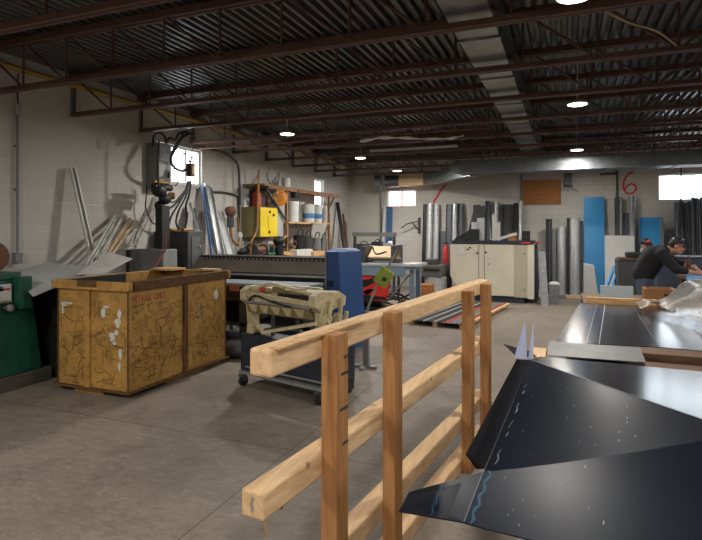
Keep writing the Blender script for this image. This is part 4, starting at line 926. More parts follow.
# ---- sheet stack on pallet
MP = rotz((-1.83, 10.12, 0), -8)
hw, hl = .52, 1.42
t = thing('pallet', 'long low wooden pallet under the coloured roofing sheets', 'pallet', (-1.83, 10.12, 0))
for i in range(8):
    y = -hl + .12 + i * (2 * hl - .34) / 7; MB(MP).bx(-hw + .02, hw + .06, y, y + .1, .06, .08).build('deck_board', M_pineX, t)
for x in (-hw + .06, -.04, hw - .1): MB(MP).bx(x, x + .08, -hl + .06, hl - .1, 0, .06).build('stringer', M_pine, t)
MB(MP).bx(hw + .0, hw + .055, -hl + .02, hl, .08, .1).build('edge_lath', M_pine, t)
M_bred = mat('brick_red_sheet', (176, 72, 58), .45)
x = -hw
for w, m, lab in [(.16, M_dgrey, 'outermost charcoal ribbed roofing sheet on the pallet, on the side of the cutting table'), (.028, M_alu, 'narrow white strip beside the outermost charcoal roofing sheet'), (.13, M_dgrey, 'charcoal ribbed roofing sheet between the first two white strips'), (.028, M_alu, 'second narrow white strip on the pallet'),
                  (.15, M_dgrey, 'wider charcoal ribbed sheet between the second and third white strips'), (.035, M_alu, 'third narrow white strip on the pallet'), (.11, M_dgrey, 'charcoal ribbed sheet beside the wide brick red sheet'), (.1, M_bred, 'wide brick red ribbed roofing sheet on the pallet'), (.17, M_grey, 'grey ribbed roofing sheet between the two red ones'), (.07, M_bred, 'narrow brick red strip along the wooden lath edge of the pallet')]:
    s_ = MB(MP); n_ = max(1, round(w / .07)); pr = []
    for k in range(n_): u0 = x + w * k / n_; q_ = w / n_; pr += [(u0, 0), (u0 + q_ * .55, 0), (u0 + q_ * .65, .018), (u0 + q_ * .88, .018)]
    pr.append((x + w - .002, 0))
    s_.strip(pr, (0, -hl, .082), (0, hl, .082), (1, 0, 0), (0, 0, 1), .002)
    tag(s_.build('roofing_sheet', m), lab, 'roofing sheet', 'ribbed roofing sheets on the pallet'); x += w + .003

# ---- cream machine cabinet
cx0, cx1, cy0, cy1, ct = -2.46, -.64, 12.25, 13.3, 1.36
t = thing('machine_cabinet', 'large cream machine cabinet with navy base, top and end', 'cabinet', ((cx0 + cx1) / 2, 12.8, 0))
MB().bx(cx0 + .1, cx1 - .2, cy0 + .05, cy1, 0, .14).build('plinth', M_navy, t)
MB().prism([(cx0, cy0, .55), (cx0 + .22, cy0, .16), (cx0 + .5, cy0, .14), (cx1 - .42, cy0, .14), (cx1 - .42, cy0, 1.28), (cx0, cy0, 1.28)], (0, cy1 - cy0, 0)).build('body', M_cream, t, bevel=.012)
MB().bx(cx1 - .42, cx1 - .14, cy0 + .01, cy1, .12, 1.28).build('corner_panel', M_cream2, t, bevel=.006)
MB().bx(cx1 - .14, cx1, cy0, cy1, .1, 1.28).build('front_post', M_cream, t, bevel=.006)
MB().hexa([(cx1, cy0 + .1, .1), (cx1 + .06, cy0 + .3, .1), (cx1 + .06, cy1, .1), (cx1, cy1, .1), (cx1, cy0 + .1, 1.28), (cx1 + .02, cy0 + .3, 1.28), (cx1 + .02, cy1, 1.28), (cx1, cy1, 1.28)]).build('end_panel', M_navy, t)
MB().bx(cx0 + .04, cx1 - .02, cy0 - .01, cy1, 1.28, ct).build('top_band', M_navy, t, bevel=.006)
MB().bx(cx1 - .26, cx1 - .08, cy0 - .013, cy0 - .01, 1.3, 1.34).bx(cx1 + .02, cx1 + .1, cy0 + .1, cy0 + .3, 1.3, 1.34).build('red_sticker', M_red, t)
MB().bx(cx0 + .64, cx0 + .65, cy0 - .004, cy0, .2, 1.26).bx(cx0 + .76, cx0 + .77, cy0 - .004, cy0, .2, 1.26).build('door_gap', M_dgrey, t)
MB().bx(cx0 + .14, cx0 + .34, cy0 - .012, cy0, 1.04, 1.24).build('paper_notice', M_white, t)
for x, z in ((cx0 + .8, 1.1), (cx0 + .4, 1.16), (cx0 + .45, 1.2), (cx0 + .86, .84), (cx1 - .2, 1.08), (cx1 - .2, .3), (cx0 + .61, 1.08)): MB().cyl((x, cy0 - .012, z), (x, cy0 + .001, z), .022 if z > 1.05 and x < -1.5 else .014, n=12).build('lock_knob', M_black, t)
# things on top of the cabinet
q = P(455, 236, Y=12.5)
t = MB().prism([(cx0 + .05, 12.4, ct), (cx0 + .62, 12.4, ct), (cx0 + .62, 12.4, ct + .26), (cx0 + .45, 12.4, ct + .26), (cx0 + .12, 12.4, ct + .08)], (0, .3, 0)).build('scrap_tray', M_black, bevel=.006)
tag(t, 'black sloped tray on the left of the cream cabinet', 'tray')
def topitem(name, px0_, px1_, ytop, m, lab, cat, dep=.12, y=12.6, lean=0.):
    a, c = P(px0_, ytop, Y=y), P(px1_, ytop, Y=y); z = a.z
    o = MB().hexa([(a.x + lean, y, ct), (c.x + lean, y, ct), (c.x + lean, y + dep, ct), (a.x + lean, y + dep, ct), (a.x, y, z), (c.x, y, z), (c.x, y + dep, z), (a.x, y + dep, z)]).build(name, m, bevel=.004)
    return tag(o, lab, cat)
topitem('sheet_offcut', 474.5, 487, 206, M_dgrey, 'tilted dark grey offcut standing on the cream cabinet', 'offcut', .02, 12.75, -.2)
topitem('steel_offcut', 477, 484, 218, M_galvS, 'small bright bent offcut beside the black tray on the cream cabinet', 'offcut', .1, 12.5)
tag(MB().cyl((P(475, 236, Y=12.5).x, 12.5, ct), (P(475, 236, Y=12.5).x, 12.5, ct + .42), .08, n=16).build('tin_can', M_galvS, smooth=True), 'bright round tin on the cream cabinet next to the black tray', 'tin')
topitem('steel_offcut', 492, 496, 214, M_alu, 'slim pale strip standing on the cream cabinet', 'offcut', .05, 12.55)
topitem('steel_offcut', 497.5, 500, 222, M_white, 'short white strip standing on the cream cabinet', 'offcut', .05, 12.5)
topitem('carton', 508, 516, 233, M_card, 'small brown carton on the cream cabinet', 'carton', .15, 12.45)
topitem('power_supply', 522, 530, 231, M_black, 'small black box at the right end of the cream cabinet top', 'box', .15, 12.45)
a, c = P(497, 239, Y=12.42), P(517, 230, Y=12.42)
tag(MB().bar((a.x, 12.42, ct + .03), (c.x, 12.42, ct + .16), .03, .06).build('wood_strip', M_white), 'pale strip lying tilted in front of the brown carton on the cabinet', 'strip')
# bin left of cabinet
a = P(437, 298, Z=0)
t = thing('waste_bin', 'galvanised round bin with a dark grey box lid left of the cream cabinet', 'bin', (a.x, 12.35, 0))
MB().lathe([(.23, 0), (.25, .02), (.26, .5), (.24, .52)], (a.x, 12.35, 0), 24).build('drum', M_galvS, t, smooth=True)
MB().bx(a.x - .28, a.x + .2, 12.1, 12.6, .52, .8).build('box_lid', M_mgrey, t, bevel=.015)
MB().bx(a.x - .22, a.x + .14, 12.08, 12.1, .66, .72).build('flap', M_black, t)
tag(MB().bx(a.x - .2, a.x + .05, 12.2, 12.45, .8, .93).build('toolbox', M_dgrey, bevel=.02), 'dark toolbox sitting on the bin lid beside the cream cabinet', 'toolbox')
e_ = P(446, 256, Y=12.9); t = thing('fire_extinguisher', 'red fire extinguisher behind the galvanised bin', 'extinguisher', (e_.x, 12.9, .7))
MB().bx(e_.x - .2, e_.x + .12, 12.75, 13.05, 0, .8).build('stand', M_dgrey, t)
MB().lathe([(.07, .8), (.075, .85), (.075, 1.15), (.03, 1.22), (.02, 1.26)], (e_.x, 12.9, 0), 16).build('cylinder', M_red, t, smooth=True); MB().box((e_.x, 12.9, 1.28), (.1, .04, .05)).build('valve', M_black, t)
a = P(425, 305, Z=0)
t = thing('wood_crate', 'small wooden block crate on the floor near the roofing sheets', 'crate', a)
MB().bx(a.x - .13, a.x + .13, a.y, a.y + .3, .03, .43).build('box', M_ply, t); MB().bx(a.x - .12, a.x + .12, a.y + .02, a.y + .08, 0, .03).bx(a.x - .12, a.x + .12, a.y + .2, a.y + .26, 0, .03).build('runner', M_oldwood, t)
# ================================================================== SHEETS LEANING ON THE BACK WALL
def lean(name, px0, px1, ytop, m, lab, kind='channel', cat=None, ytop2=None, base=None, yw=None, fdep=.06, pxb=0, zb=.012, grp=None):
    """a tall profile standing on the floor, top against the back wall; kinds: channel, sheet, trough, zee"""
    yw = YB - .05 if yw is None else yw
    a, c = P(px0, ytop, Y=yw), P(px1, ytop, Y=yw); w = c.x - a.x; zt = a.z
    foot = yw - (.11 * zt if base is None else base)
    b0 = V((a.x + pxb, foot, zb)); t0 = V((a.x, yw - .02, zt))
    th = .004
    if kind == 'sheet': pr = [(0, -.02), (0, 0), (w, 0), (w, -.02)]
    elif kind == 'channel': pr = [(.0, -fdep), (0, 0), (w, 0), (w, -fdep)]
    elif kind == 'trough': pr = [(w * (.5 - .5 * math.cos(math.pi * i / 8)), -fdep * math.sin(math.pi * i / 8)) for i in range(9)]
    elif kind == 'ribs':
        pr = []; n = max(2, int(w / .12))
        for i in range(n): u = w * i / n; s_ = w / n; pr += [(u, 0), (u + s_ * .4, 0), (u + s_ * .55, -fdep), (u + s_ * .9, -fdep)]
    else: pr = [(0, 0), (w * .3, -fdep), (w * .6, -fdep * .4), (w, -fdep)]
    o = MB().strip(pr, b0, t0, (1, 0, 0), (0, 1, 0), th).build(name, m)
    return tag(o, lab, cat or ('channel' if kind != 'sheet' else 'sheet'), grp)
lean('blue_channel', 384, 387, 206, M_alu, 'pale edge strip leaning left of the blue channel by the small window', yw=14.5)
lean('blue_channel', 387, 393, 206.5, mat('steel_blue_paint', (58, 94, 138), .45), 'blue channel leaning on the back wall under the small window', yw=14.5)
M_darksteel = mat('dark_grey_sheet', (84, 88, 97), .42, .15, .12, 4)
lean('steel_trough', 424, 427, 204, M_black, 'black narrow channel at the left of the galvanised troughs')
lean('steel_trough', 427, 433.5, 204, M_galvS, 'bright galvanised trough left of the waste bin', 'trough')
lean('steel_trough', 434, 440, 204.5, M_galvS, 'second bright galvanised trough, its back against the red paint stroke', 'trough')
lean('steel_trough', 441, 446, 231, M_darksteel, 'short dark channel leaning behind the waste bin', fdep=.04)
lean('steel_trough', 447, 452, 204, M_darksteel, 'dark channel leaning behind the left end of the cream cabinet')
lean('steel_trough', 452.5, 458, 203.5, M_galvS, 'very bright trough leaning behind the black tray', 'trough')
lean('steel_trough', 459, 463, 203.5, M_darksteel, 'thin dark channel right of the very bright trough')
lean('steel_channel', 474, 480, 205, M_dgrey, 'wide dark channel behind the tilted offcut on the cream cabinet')
lean('steel_channel', 486, 490, 201, M_darksteel, 'tall dark channel left of the brightest pair behind the cream cabinet')
lean('steel_channel', 494.5, 499, 202, M_galvS, 'tall bright galvanised channel behind the middle of the cream cabinet', 'trough')
lean('steel_channel', 500, 502.5, 206, M_galvD, 'thin dull channel beside the tall bright one behind the cream cabinet')
lean('steel_sheet', 502, 513, 204.5, M_dgrey, 'broad dark grey sheet standing behind the cream cabinet', 'channel')
lean('steel_channel', 514, 518, 203, M_dgrey, 'narrow dark channel beside the broad dark sheet')
lean('steel_channel', 518.5, 523, 201, M_galvS, 'tall bright trough under the left edge of the plywood board', 'trough')
lean('steel_channel', 546, 549.5, 219, M_navy, 'tall navy channel standing right of the cream cabinet', yw=14.4)
lean('steel_channel', 550, 552, 219, M_dgrey, 'thin dark edge piece beside the tall navy channel', yw=14.4)
lean('bent_sheet', 552, 558, 229, M_galvD, 'dull galvanised sheet behind the bright curved one', 'trough')
lean('bent_sheet', 557, 566, 227, M_galvS, 'curved bright galvanised sheet, left of the round-topped one', 'trough', fdep=.12, yw=14.5)
lean('bent_sheet', 567, 571, 218, M_black, 'black narrow sheet behind the round galvanised sheets', yw=14.6)
lean('bent_sheet', 569.5, 580, 218.5, M_galvS, 'tall bright galvanised sheet beside the tall sky blue panel', 'trough', fdep=.14, yw=14.5)
lean('bent_sheet', 580, 583, 221, M_dgrey, 'thin dark channel wedged against the tall sky blue panel', yw=14.55)
bp = lean('blue_sheet', 584, 604, 197.5, M_sky, 'tall sky blue sheet panel leaning on the back wall', 'sheet', cat='panel', yw=14.6, base=.35)
lean('steel_channel', 614.5, 618, 197.5, M_darksteel, 'dark channel below the red number 6, leftmost of its four', yw=14.62)
lean('steel_channel', 618.5, 622.5, 197, M_galvD, 'grey shiny trough below the red number 6', 'trough', yw=14.62)
lean('steel_channel', 623, 628, 213, M_darksteel, 'short dark channel between the two troughs under the number 6', yw=14.62)
lean('steel_channel', 628.5, 636, 196.5, M_galvD, 'tall grey trough right under the number 6', 'trough', yw=14.62)
lean('pale_sheet', 604.5, 634, 235.5, M_pale, 'pale grey rectangular panel leaning behind the dark machine', 'sheet', cat='panel', yw=14.2, base=.3)
lean('blue_sheet', 639.5, 660, 217.5, M_sky, 'shorter sky blue panel behind the second man', 'channel', cat='panel', yw=14.5, base=.3)
lean('blue_sheet', 660, 662.5, 217.5, M_lgrey, 'thin pale sheet edge beside the shorter sky blue panel', cat='panel', yw=14.5, base=.3)
for i, (a_, c_, y_, m, k) in enumerate([(666, 674, 229, M_dgrey, 'channel'), (674, 678, 202, M_darksteel, 'trough'), (678.5, 682.5, 201, M_darksteel, 'channel'), (683, 686.5, 203, M_navy, 'trough'), (687, 690.5, 202, M_darksteel, 'channel'), (690.5, 693, 197, M_galvD, 'channel'), (693.5, 698.5, 198, M_navy, 'trough'), (699, 704.5, 197, M_darksteel, 'ribs'), (705, 712, 197, M_darksteel, 'ribs')]):
    lean('dark_profile', a_, c_, y_, m, ['short dark panel beside the shorter sky blue panel', 'dark trough at the left of the profiles below the large window', 'second dark profile below the large window, channel-shaped', 'third dark profile below the large window, navy', 'fourth dark profile below the large window', 'pale-edged tall strip among the dark profiles below the large window', 'navy trough right of the pale-edged strip below the window', 'ribbed dark sheet at the right frame edge below the window', 'ribbed dark sheet beyond the right frame edge'][i], k, yw=14.5, fdep=.08, cat='profile')
# standing bits in front of the panels
t = P(583, 293, Y=13.55); t.z = 0
a, c = P(583.5, 265, Y=t.y), P(594, 265, Y=t.y)
o = MB().hexa([(a.x, t.y, 0), (c.x + .1, t.y, 0), (c.x + .1, t.y + .25, 0), (a.x, t.y + .25, 0), (a.x, t.y, a.z + .02), (c.x, t.y, a.z - .02), (c.x, t.y + .2, a.z), (a.x, t.y + .2, a.z + .04)]).build('vent_hood', M_pale, bevel=.006); tag(o, 'light grey tapered duct fitting standing in front of the tall sky blue panel', 'duct fitting')
t0, c0 = P(541, 306, Z=0), P(548, 306, Z=0)
o = MB().hexa([(t0.x, t0.y, 0), (c0.x + .02, t0.y, 0), (c0.x + .02, t0.y + .06, 0), (t0.x, t0.y + .06, 0), (t0.x - .06, t0.y + .3, 1.14), (c0.x - .06, t0.y + .3, 1.14), (c0.x - .06, t0.y + .36, 1.14), (t0.x - .06, t0.y + .36, 1.14)]).build('duct_offcut', M_galvD, bevel=.003); tag(o, 'tall grey rectangular duct piece leaning on the end of the cream cabinet', 'duct')
a, c = P(549, 304, Z=0), P(558, 304, Z=0)
t = thing('metal_box', 'small grey open metal box on the floor beside the leaning duct piece', 'box', (a.x + .1, a.y + .1, 0))
MB().bx(a.x, c.x, a.y, a.y + .006, 0, .42).bx(a.x, c.x, a.y + .24, a.y + .246, 0, .42).bx(a.x, a.x + .006, a.y + .006, a.y + .24, 0, .42).bx(c.x - .006, c.x, a.y + .006, a.y + .24, 0, .42).bx(a.x, c.x, a.y, a.y + .246, 0, .01).build('box_body', M_galvD, t)
MB().ell((a.x + .1, a.y + .12, .42), (.12, .1, .06)).build('crumpled_wrap', M_white, t, smooth=True)
sk = P(538, 300, Z=0); tag(MB().ell((sk.x, sk.y + .15, .1), (.16, .14, .1)).ell((sk.x + .08, sk.y + .1, .16), (.1, .1, .09)).build('plastic_bag', M_white, smooth=True), 'crumpled white plastic bag by the navy end of the cream cabinet', 'bag')
for i, (xa, xb, ya, yb, zz, m, lab) in enumerate([(.02, .75, 13.55, 13.63, .07, M_pine, 'pale board on the floor in front of the galvanised sheets, nearest'), (-.05, .8, 13.72, 13.82, .06, M_white, 'whitish board on the floor under the tall sky blue panel'), (-.4, .0, 13.4, 13.6, .08, M_grey, 'short stack of grey sheet offcuts on the floor')]):
    tag(MB().bx(xa, xb, ya, yb, 0, zz).build('floor_board', m, bevel=.003), lab, 'board')
r_ = P(597, 294, Z=.0); tag(MB().bx(r_.x - .05, r_.x + .12, r_.y, r_.y + .2, 0, .34).bx(r_.x - .02, r_.x + .03, r_.y + .08, r_.y + .12, .34, .38).build('fuel_can', M_red, bevel=.02), 'red fuel can on the floor beside the sky blue panel', 'can')

# ---- dark machine in front of panels
mx0, mx1, my = P(617.5, 260, Y=10.9).x, P(657, 260, Y=10.9).x, 10.9
t = thing('dark_cabinet', 'dark grey steel machine cabinet behind the bending man', 'cabinet', ((mx0 + mx1) / 2, my + .3, 0))
MB().bx(mx0, mx1, my, my + .6, .05, 1.06).build('case', M_dgrey, t, bevel=.012)
MB().bx(mx0 + .02, mx1 - .02, my + .02, my + .58, 0, .05).build('plinth', M_black, t)
MB().bx(mx0 + .08, mx1 - .2, my - .015, my, .15, .8).build('door', M_dgrey, t, bevel=.006)
MB().bx(mx0 + .03, mx1 - .1, my - .01, my + .5, 1.06, 1.09).build('top_plate', M_oldwood, t)
MB().bx(mx0 + .3, mx0 + .42, my - .02, my, .88, .92).build('handle', M_black, t)
tag(MB().bx(mx0 + .16, mx0 + .55, my + .05, my + .45, 1.09, 1.19).build('flat_case', M_black, bevel=.015), 'flat black case on top of the dark machine cabinet', 'case')
for i, (x, w) in enumerate(((0, .06), (.1, .05))):
    a, c = P(605 + i * 5, 289, Y=11.2), P(614 + i * 4.5, 268, Y=11.35)
    c.y = 11.5
    d_ = c - a; k = a.z / max(.01, -d_.z) if 0 else 0
    stud('blue_offcut', a - d_ * (max(0, (a.z - .02)) / d_.z), c, .17 - i * .05, .03, M_sky, ['wider blue channel offcut leaning on the dark machine cabinet', 'narrower blue channel offcut leaning beside the wider one'][i], 'channel')
# ================================================================== MAN'S TABLE
TX0, TX1, TY0, TY1 = 1.68, 4.2, 8.75, 10.1
t = thing('layout_table', 'layout table the man in the black sweatshirt leans over', 'table', (2.8, 9.4, 0))
MB().bx(TX0, TX1, TY0, TY1, .84, .9).build('table_top', M_oldwood, t)
for x in (TX0 + .08, TX1 - .08):
    for y in (TY0 + .08, TY1 - .08): MB().bx(x - .045, x + .045, y - .045, y + .045, 0, .84).build('leg', M_oldwood, t)
MB().bx(TX0 + .12, TX1 - .12, TY0 + .06, TY0 + .1, .7, .84).build('apron', M_oldwood, t)
M_ltblue = mat('pale_blue_film_sheet', (120, 168, 220), .4, 0, .06, 3)
bs = MB().prism([(TX0 - .12, TY0 - .05, .902), (TX1 - .1, TY0 - .05, .902), (TX1 - .1, TY1 - .1, .902), (TX0 + .06, TY1 - .2, .902)], (0, 0, .05))
bs.hexa([(TX0 + .3, TY0 + .1, .95), (TX1 - .4, TY0 + .05, .95), (TX1 - .4, TY1 - .4, .95), (TX0 + .3, TY1 - .5, .95), (TX0 + .3, TY0 + .1, .965), (TX1 - .4, TY0 + .05, .985), (TX1 - .4, TY1 - .4, .98), (TX0 + .3, TY1 - .5, .965)])
tag(bs.build('blue_sheet', M_ltblue), 'pale blue film-covered sheet on the table under the man', 'sheet')
tc = P(688, 262, Y=9.5)
tag(MB().lathe([(.04, 0), (.045, .02), (.035, .16), (.012, .2), (.01, .24)], (tc.x, 9.5, .965), 14).build('spray_bottle', M_copper, smooth=True), 'small brown bottle standing on the pale blue sheet', 'bottle')
a = P(676, 262, Y=10.6); c = P(702, 262, Y=10.6)
t = thing('rear_bench', 'dark blue-grey bench behind the layout table', 'bench', (a.x + .6, 10.8, 0))
MB().bx(a.x - .3, a.x + 2.0, 10.55, 11.05, .12, 1.12).build('bench_body', mat('slate_blue_enamel', (66, 78, 94), .5), t, bevel=.01); MB().bx(a.x - .25, a.x + 1.95, 10.6, 11.0, 0, .12).build('plinth', M_black, t)
MB().bx(a.x - .33, a.x + 2.03, 10.52, 11.08, 1.12, 1.15).build('bench_top', M_dgrey, t)
ov = MB()
a = P(664, 240, Y=13.9)

# ================================================================== PEOPLE
def capsule(b, p, q, r0, r1, n=10):
    p, q = V(p), V(q); b.cyl(p, q, r0, r1, n); b.ell(p, r0, n, 8); b.ell(q, r1, n, 8)
def chain(b, pts, n=10):
    for (p, r0), (q, r1) in zip(pts, pts[1:]): capsule(b, p, q, r0, r1, n)
def remesh(o, vox, sm=4):
    m = o.modifiers.new('r', 'REMESH'); m.mode = 'VOXEL'; m.voxel_size = vox; m.use_smooth_shade = True
    s = o.modifiers.new('s', 'SMOOTH'); s.factor = .5; s.iterations = sm
    for mm in list(o.modifiers):
        if mm.type in ('EDGE_SPLIT',): o.modifiers.remove(mm)
def hand(b, w, d, side, palm_n):
    """palm and five bent fingers; w wrist, d direction, side the thumb side, palm_n the palm normal"""
    d, side, pn = V(d).normalized(), V(side).normalized(), V(palm_n).normalized()
    b.ell(w + d * .05, (.045, .045, .045)); 
    for k, (o_, L) in enumerate(((.033, .075), (.011, .085), (-.011, .078), (-.033, .06))):
        s0 = w + d * .07 + side * o_ * .9; s1 = s0 + d * L * .5 + pn * .012; s2 = s1 + d * L * .35 + pn * .035
        chain(b, [(w + d * .03 + side * o_ * .6, .016), (s0, .0125), (s1, .011), (s2, .009)], 8)
    t0 = w + d * .03 + side * .03; chain(b, [(t0, .016), (t0 + side * .03 + d * .025 + pn * .01, .012), (t0 + side * .035 + d * .055 + pn * .025, .010)], 8)
def person(name, label, base, hip, chest, neck, head, face, up, shR, elR, wrR, shL, elL, wrL, knR, anR, knL, anL, parts):
    hip, chest, neck, head = map(V, (hip, chest, neck, head)); face, up = V(face).normalized(), V(up).normalized(); side = face.cross(up).normalized()
    t = thing(name, label, 'person', base)
    b = MB(); across = (V(shR) - V(shL)).normalized()
    hipR, hipL = hip + across * .1, hip - across * .1
    # trunk
    for s in (-1, 1):
        chain(b, [(hip + across * .07 * s, .13), (hip.lerp(chest, .5) + across * .06 * s, .125), (chest + across * .075 * s, .135), (neck.lerp(chest, .35) + across * .09 * s, .085)], 14)
    capsule(b, neck.lerp(chest, .25), head - up * .05, .062, .055, 12)
    # head with face
    b.ell(head + face * .0, (.078, .095, .115), rot=None) if 0 else None
    hb = MB(Matrix.Translation(head) @ Matrix((side, face, up)).transposed().to_4x4())
    hb.ell((0, -.012, .02), (.076, .098, .1), 18, 12); hb.ell((0, .03, -.055), (.056, .062, .06)); hb.ell((0, .058, -.085), (.03, .03, .026))
    hb.hexa([(-.018, .085, -.03), (.018, .085, -.03), (.016, .06, -.03), (-.016, .06, -.03), (-.008, .09, .03), (.008, .09, .03), (.008, .06, .03), (-.008, .06, .03)]); hb.ell((0, .102, -.022), (.017, .02, .015))
    for s in (-1, 1):
        hb.ell((s * .077, -.012, -.012), (.012, .02, .03)); hb.ell((s * .035, .07, -.03), (.03, .02, .024)); hb.ell((s * .03, .083, .035), (.028, .012, .01))
    hb.ell((0, .088, -.056), (.025, .012, .007)); hb.ell((0, .085, -.068), (.022, .012, .008))
    b.v2 = None
    nb = len(b.v); b.v += hb.v; b.f += [[i + nb for i in f] for f in hb.f]; b.mi += hb.mi
    arms = ((V(shR), V(elR), V(wrR), across), (V(shL), V(elL), V(wrL), -across))
    for sh, el, wr, sd in arms:
        chain(b, [(neck.lerp(chest, .35) + sd * .08, .075), (sh, .068), (el, .048), (wr, .031)], 12)
        hd = (wr - el).normalized(); hand(b, wr, (hd + V((0, 0, .25))).normalized(), -sd, (0, 0, -1))
    legs = ((hipR, V(knR), V(anR)), (hipL, V(knL), V(anL)))
    for h_, k_, a_ in legs:
        chain(b, [(h_, .1), (k_, .06), (a_, .042)], 12)
        capsule(b, a_ - V((0, 0, .04)), a_ + V((face.x * .15, face.y * .15, -.05)), .045, .035, 10)
    o = b.build('body', M_skin, t, smooth=True); remesh(o, .007, 3)
    sb = MB()
    for s in (-1, 1):
        chain(sb, [(hip + across * .08 * s, .155), (hip.lerp(chest, .5) + across * .085 * s, .165), (chest + across * .09 * s, .165), (neck.lerp(chest, .42) + across * .1 * s, .1)], 14)
    capsule(sb, neck.lerp(chest, .6), neck.lerp(chest, .25), .09, .075, 12)
    for sh, el, wr, sd in arms: chain(sb, [(neck.lerp(chest, .4) + sd * .1, .09), (sh, .085), (el, .068), (el.lerp(wr, parts.get('sleeve', .8)), .05)], 12)
    o = sb.build('shirt', parts['shirt'], t, smooth=True); remesh(o, .012, 5)
    tb = MB()
    for h_, k_, a_ in legs: chain(tb, [(hip.lerp(h_, .6), .14), (h_, .125), (k_, .085), (a_ + V((0, 0, .03)), .07)], 12)
    o = tb.build('trousers', parts['trousers'], t, smooth=True); remesh(o, .012, 4)
    for h_, k_, a_ in legs:
        q = MB(); f2 = V((face.x, face.y, 0)).normalized(); 
        capsule(q, a_ + V((0, 0, .05)), a_ - V((0, 0, .035)), .062, .058); capsule(q, a_ - V((0, 0, .045)) - f2 * .03, a_ + f2 * .17 - V((0, 0, .05)), .055, .05)
        o = q.build('boot', M_boot, t, smooth=True); remesh(o, .012, 3)
    MH = Matrix.Translation(head) @ Matrix((side, face, up)).transposed().to_4x4()
    q = MB(MH); q.ell((0, -.028, .012), (.082, .092, .082), 18, 10); o = q.build('hair', M_hair, t, smooth=True)
    q = MB(MH); q.lathe([(.091, .042), (.092, .07), (.083, .1), (.058, .122), (.02, .13)], (0, -.01, 0), 20)
    fl = parts.get('brim', 1); q.prism([(-.07, .05 * fl, .05), (-.06, .13 * fl, .045), (-.025, .185 * fl, .036), (.025, .185 * fl, .036), (.06, .13 * fl, .045), (.07, .05 * fl, .05)], (0, 0, .008))
    capo = q.build('cap', M_black, t, smooth=True)
    if parts.get('capfront'):
        q = MB(MH); q.ell((0, .068, .09), (.04, .025, .03)); q.build('cap_panel', M_red, capo, smooth=True)
    if parts.get('glasses'):
        q = MB(MH)
        for s in (-1, 1): q.hexa([(s * .008, .104, -.002), (s * .06, .09, -.002), (s * .06, .086, -.002), (s * .008, .1, -.002), (s * .008, .104, .03), (s * .06, .09, .03), (s * .06, .086, .03), (s * .008, .1, .03)]); q.bar((s * .06, .088, .022), (s * .086, -.01, .018), .005, .007)
        q.bar((-.01, .103, .022), (.01, .103, .022), .006, .006); q.build('glasses', M_black, t)
    if parts.get('beard'):
        q = MB(MH); q.ell((0, .05, -.088), (.054, .05, .036)); q.ell((0, .1, -.047), (.028, .01, .006)); o = q.build('beard', M_hair, t, smooth=True)
    return t
hx, hy = 1.09, 9.25
person('person', 'man in black sweatshirt, cap and dark glasses bending over the layout table', (hx, hy, 0), (hx, hy, .94), (1.23, 9.22, 1.2), (1.41, 9.2, 1.33), (1.53, 9.19, 1.365), (.93, -.22, -.28), (.28, -.02, .95),
       (1.3, 8.98, 1.25), (1.46, 8.86, 1.04), (1.71, 8.95, .985), (1.31, 9.42, 1.27), (1.54, 9.52, 1.13), (1.75, 9.5, 1.04), (1.1, 9.12, .5), (1.04, 9.1, .09), (1.14, 9.4, .5), (1.08, 9.42, .09),
       {'shirt': M_shirt, 'trousers': M_jeans, 'glasses': 1, 'sleeve': .5})
s0 = P(646, 246, t=10.3)
person('person', 'bearded man in a red-fronted cap seen behind the bending man', (s0.x, s0.y + .1, 0), (s0.x + .25, s0.y + .15, .92), (s0.x + .14, s0.y + .08, 1.12), (s0.x + .06, s0.y + .02, 1.24), (s0.x, s0.y, 1.31), (.35, -.85, -.3), (-.05, -.3, .95),
       (s0.x + .02, s0.y + .3, 1.2), (s0.x + .0, s0.y + .1, .98), (s0.x + .15, s0.y - .1, .92), (s0.x + .3, s0.y - .1, 1.18), (s0.x + .36, s0.y - .2, .98), (s0.x + .3, s0.y - .3, .92), (s0.x + .1, s0.y + .3, .48), (s0.x + .05, s0.y + .35, .09), (s0.x + .4, s0.y + .1, .48), (s0.x + .4, s0.y + .15, .09),
       {'shirt': M_cloth, 'trousers': M_jeans, 'beard': 1, 'capfront': 1, 'sleeve': .8})
# glove hanging from the bending man's hip pocket area: a rag on the table edge
rc_ = MB()
rc_.add([(1.73 + .05 * (j - 3) / 3 * (1.1 + .2 * math.sin(i)), 8.73 + .012 * math.sin(i * 1.3 + j) + (.06 if i == 0 else 0), .906 - max(0, i - 1) * .04) for i in range(8) for j in range(7)], [(i * 7 + j, i * 7 + j + 1, (i + 1) * 7 + j + 1, (i + 1) * 7 + j) for i in range(7) for j in range(6)])
o = rc_.build('shop_rag', M_cloth, smooth=True); md = o.modifiers.new('s', 'SOLIDIFY'); md.thickness = .004
tag(o, 'whitish rag hanging from the near corner of the layout table', 'rag')

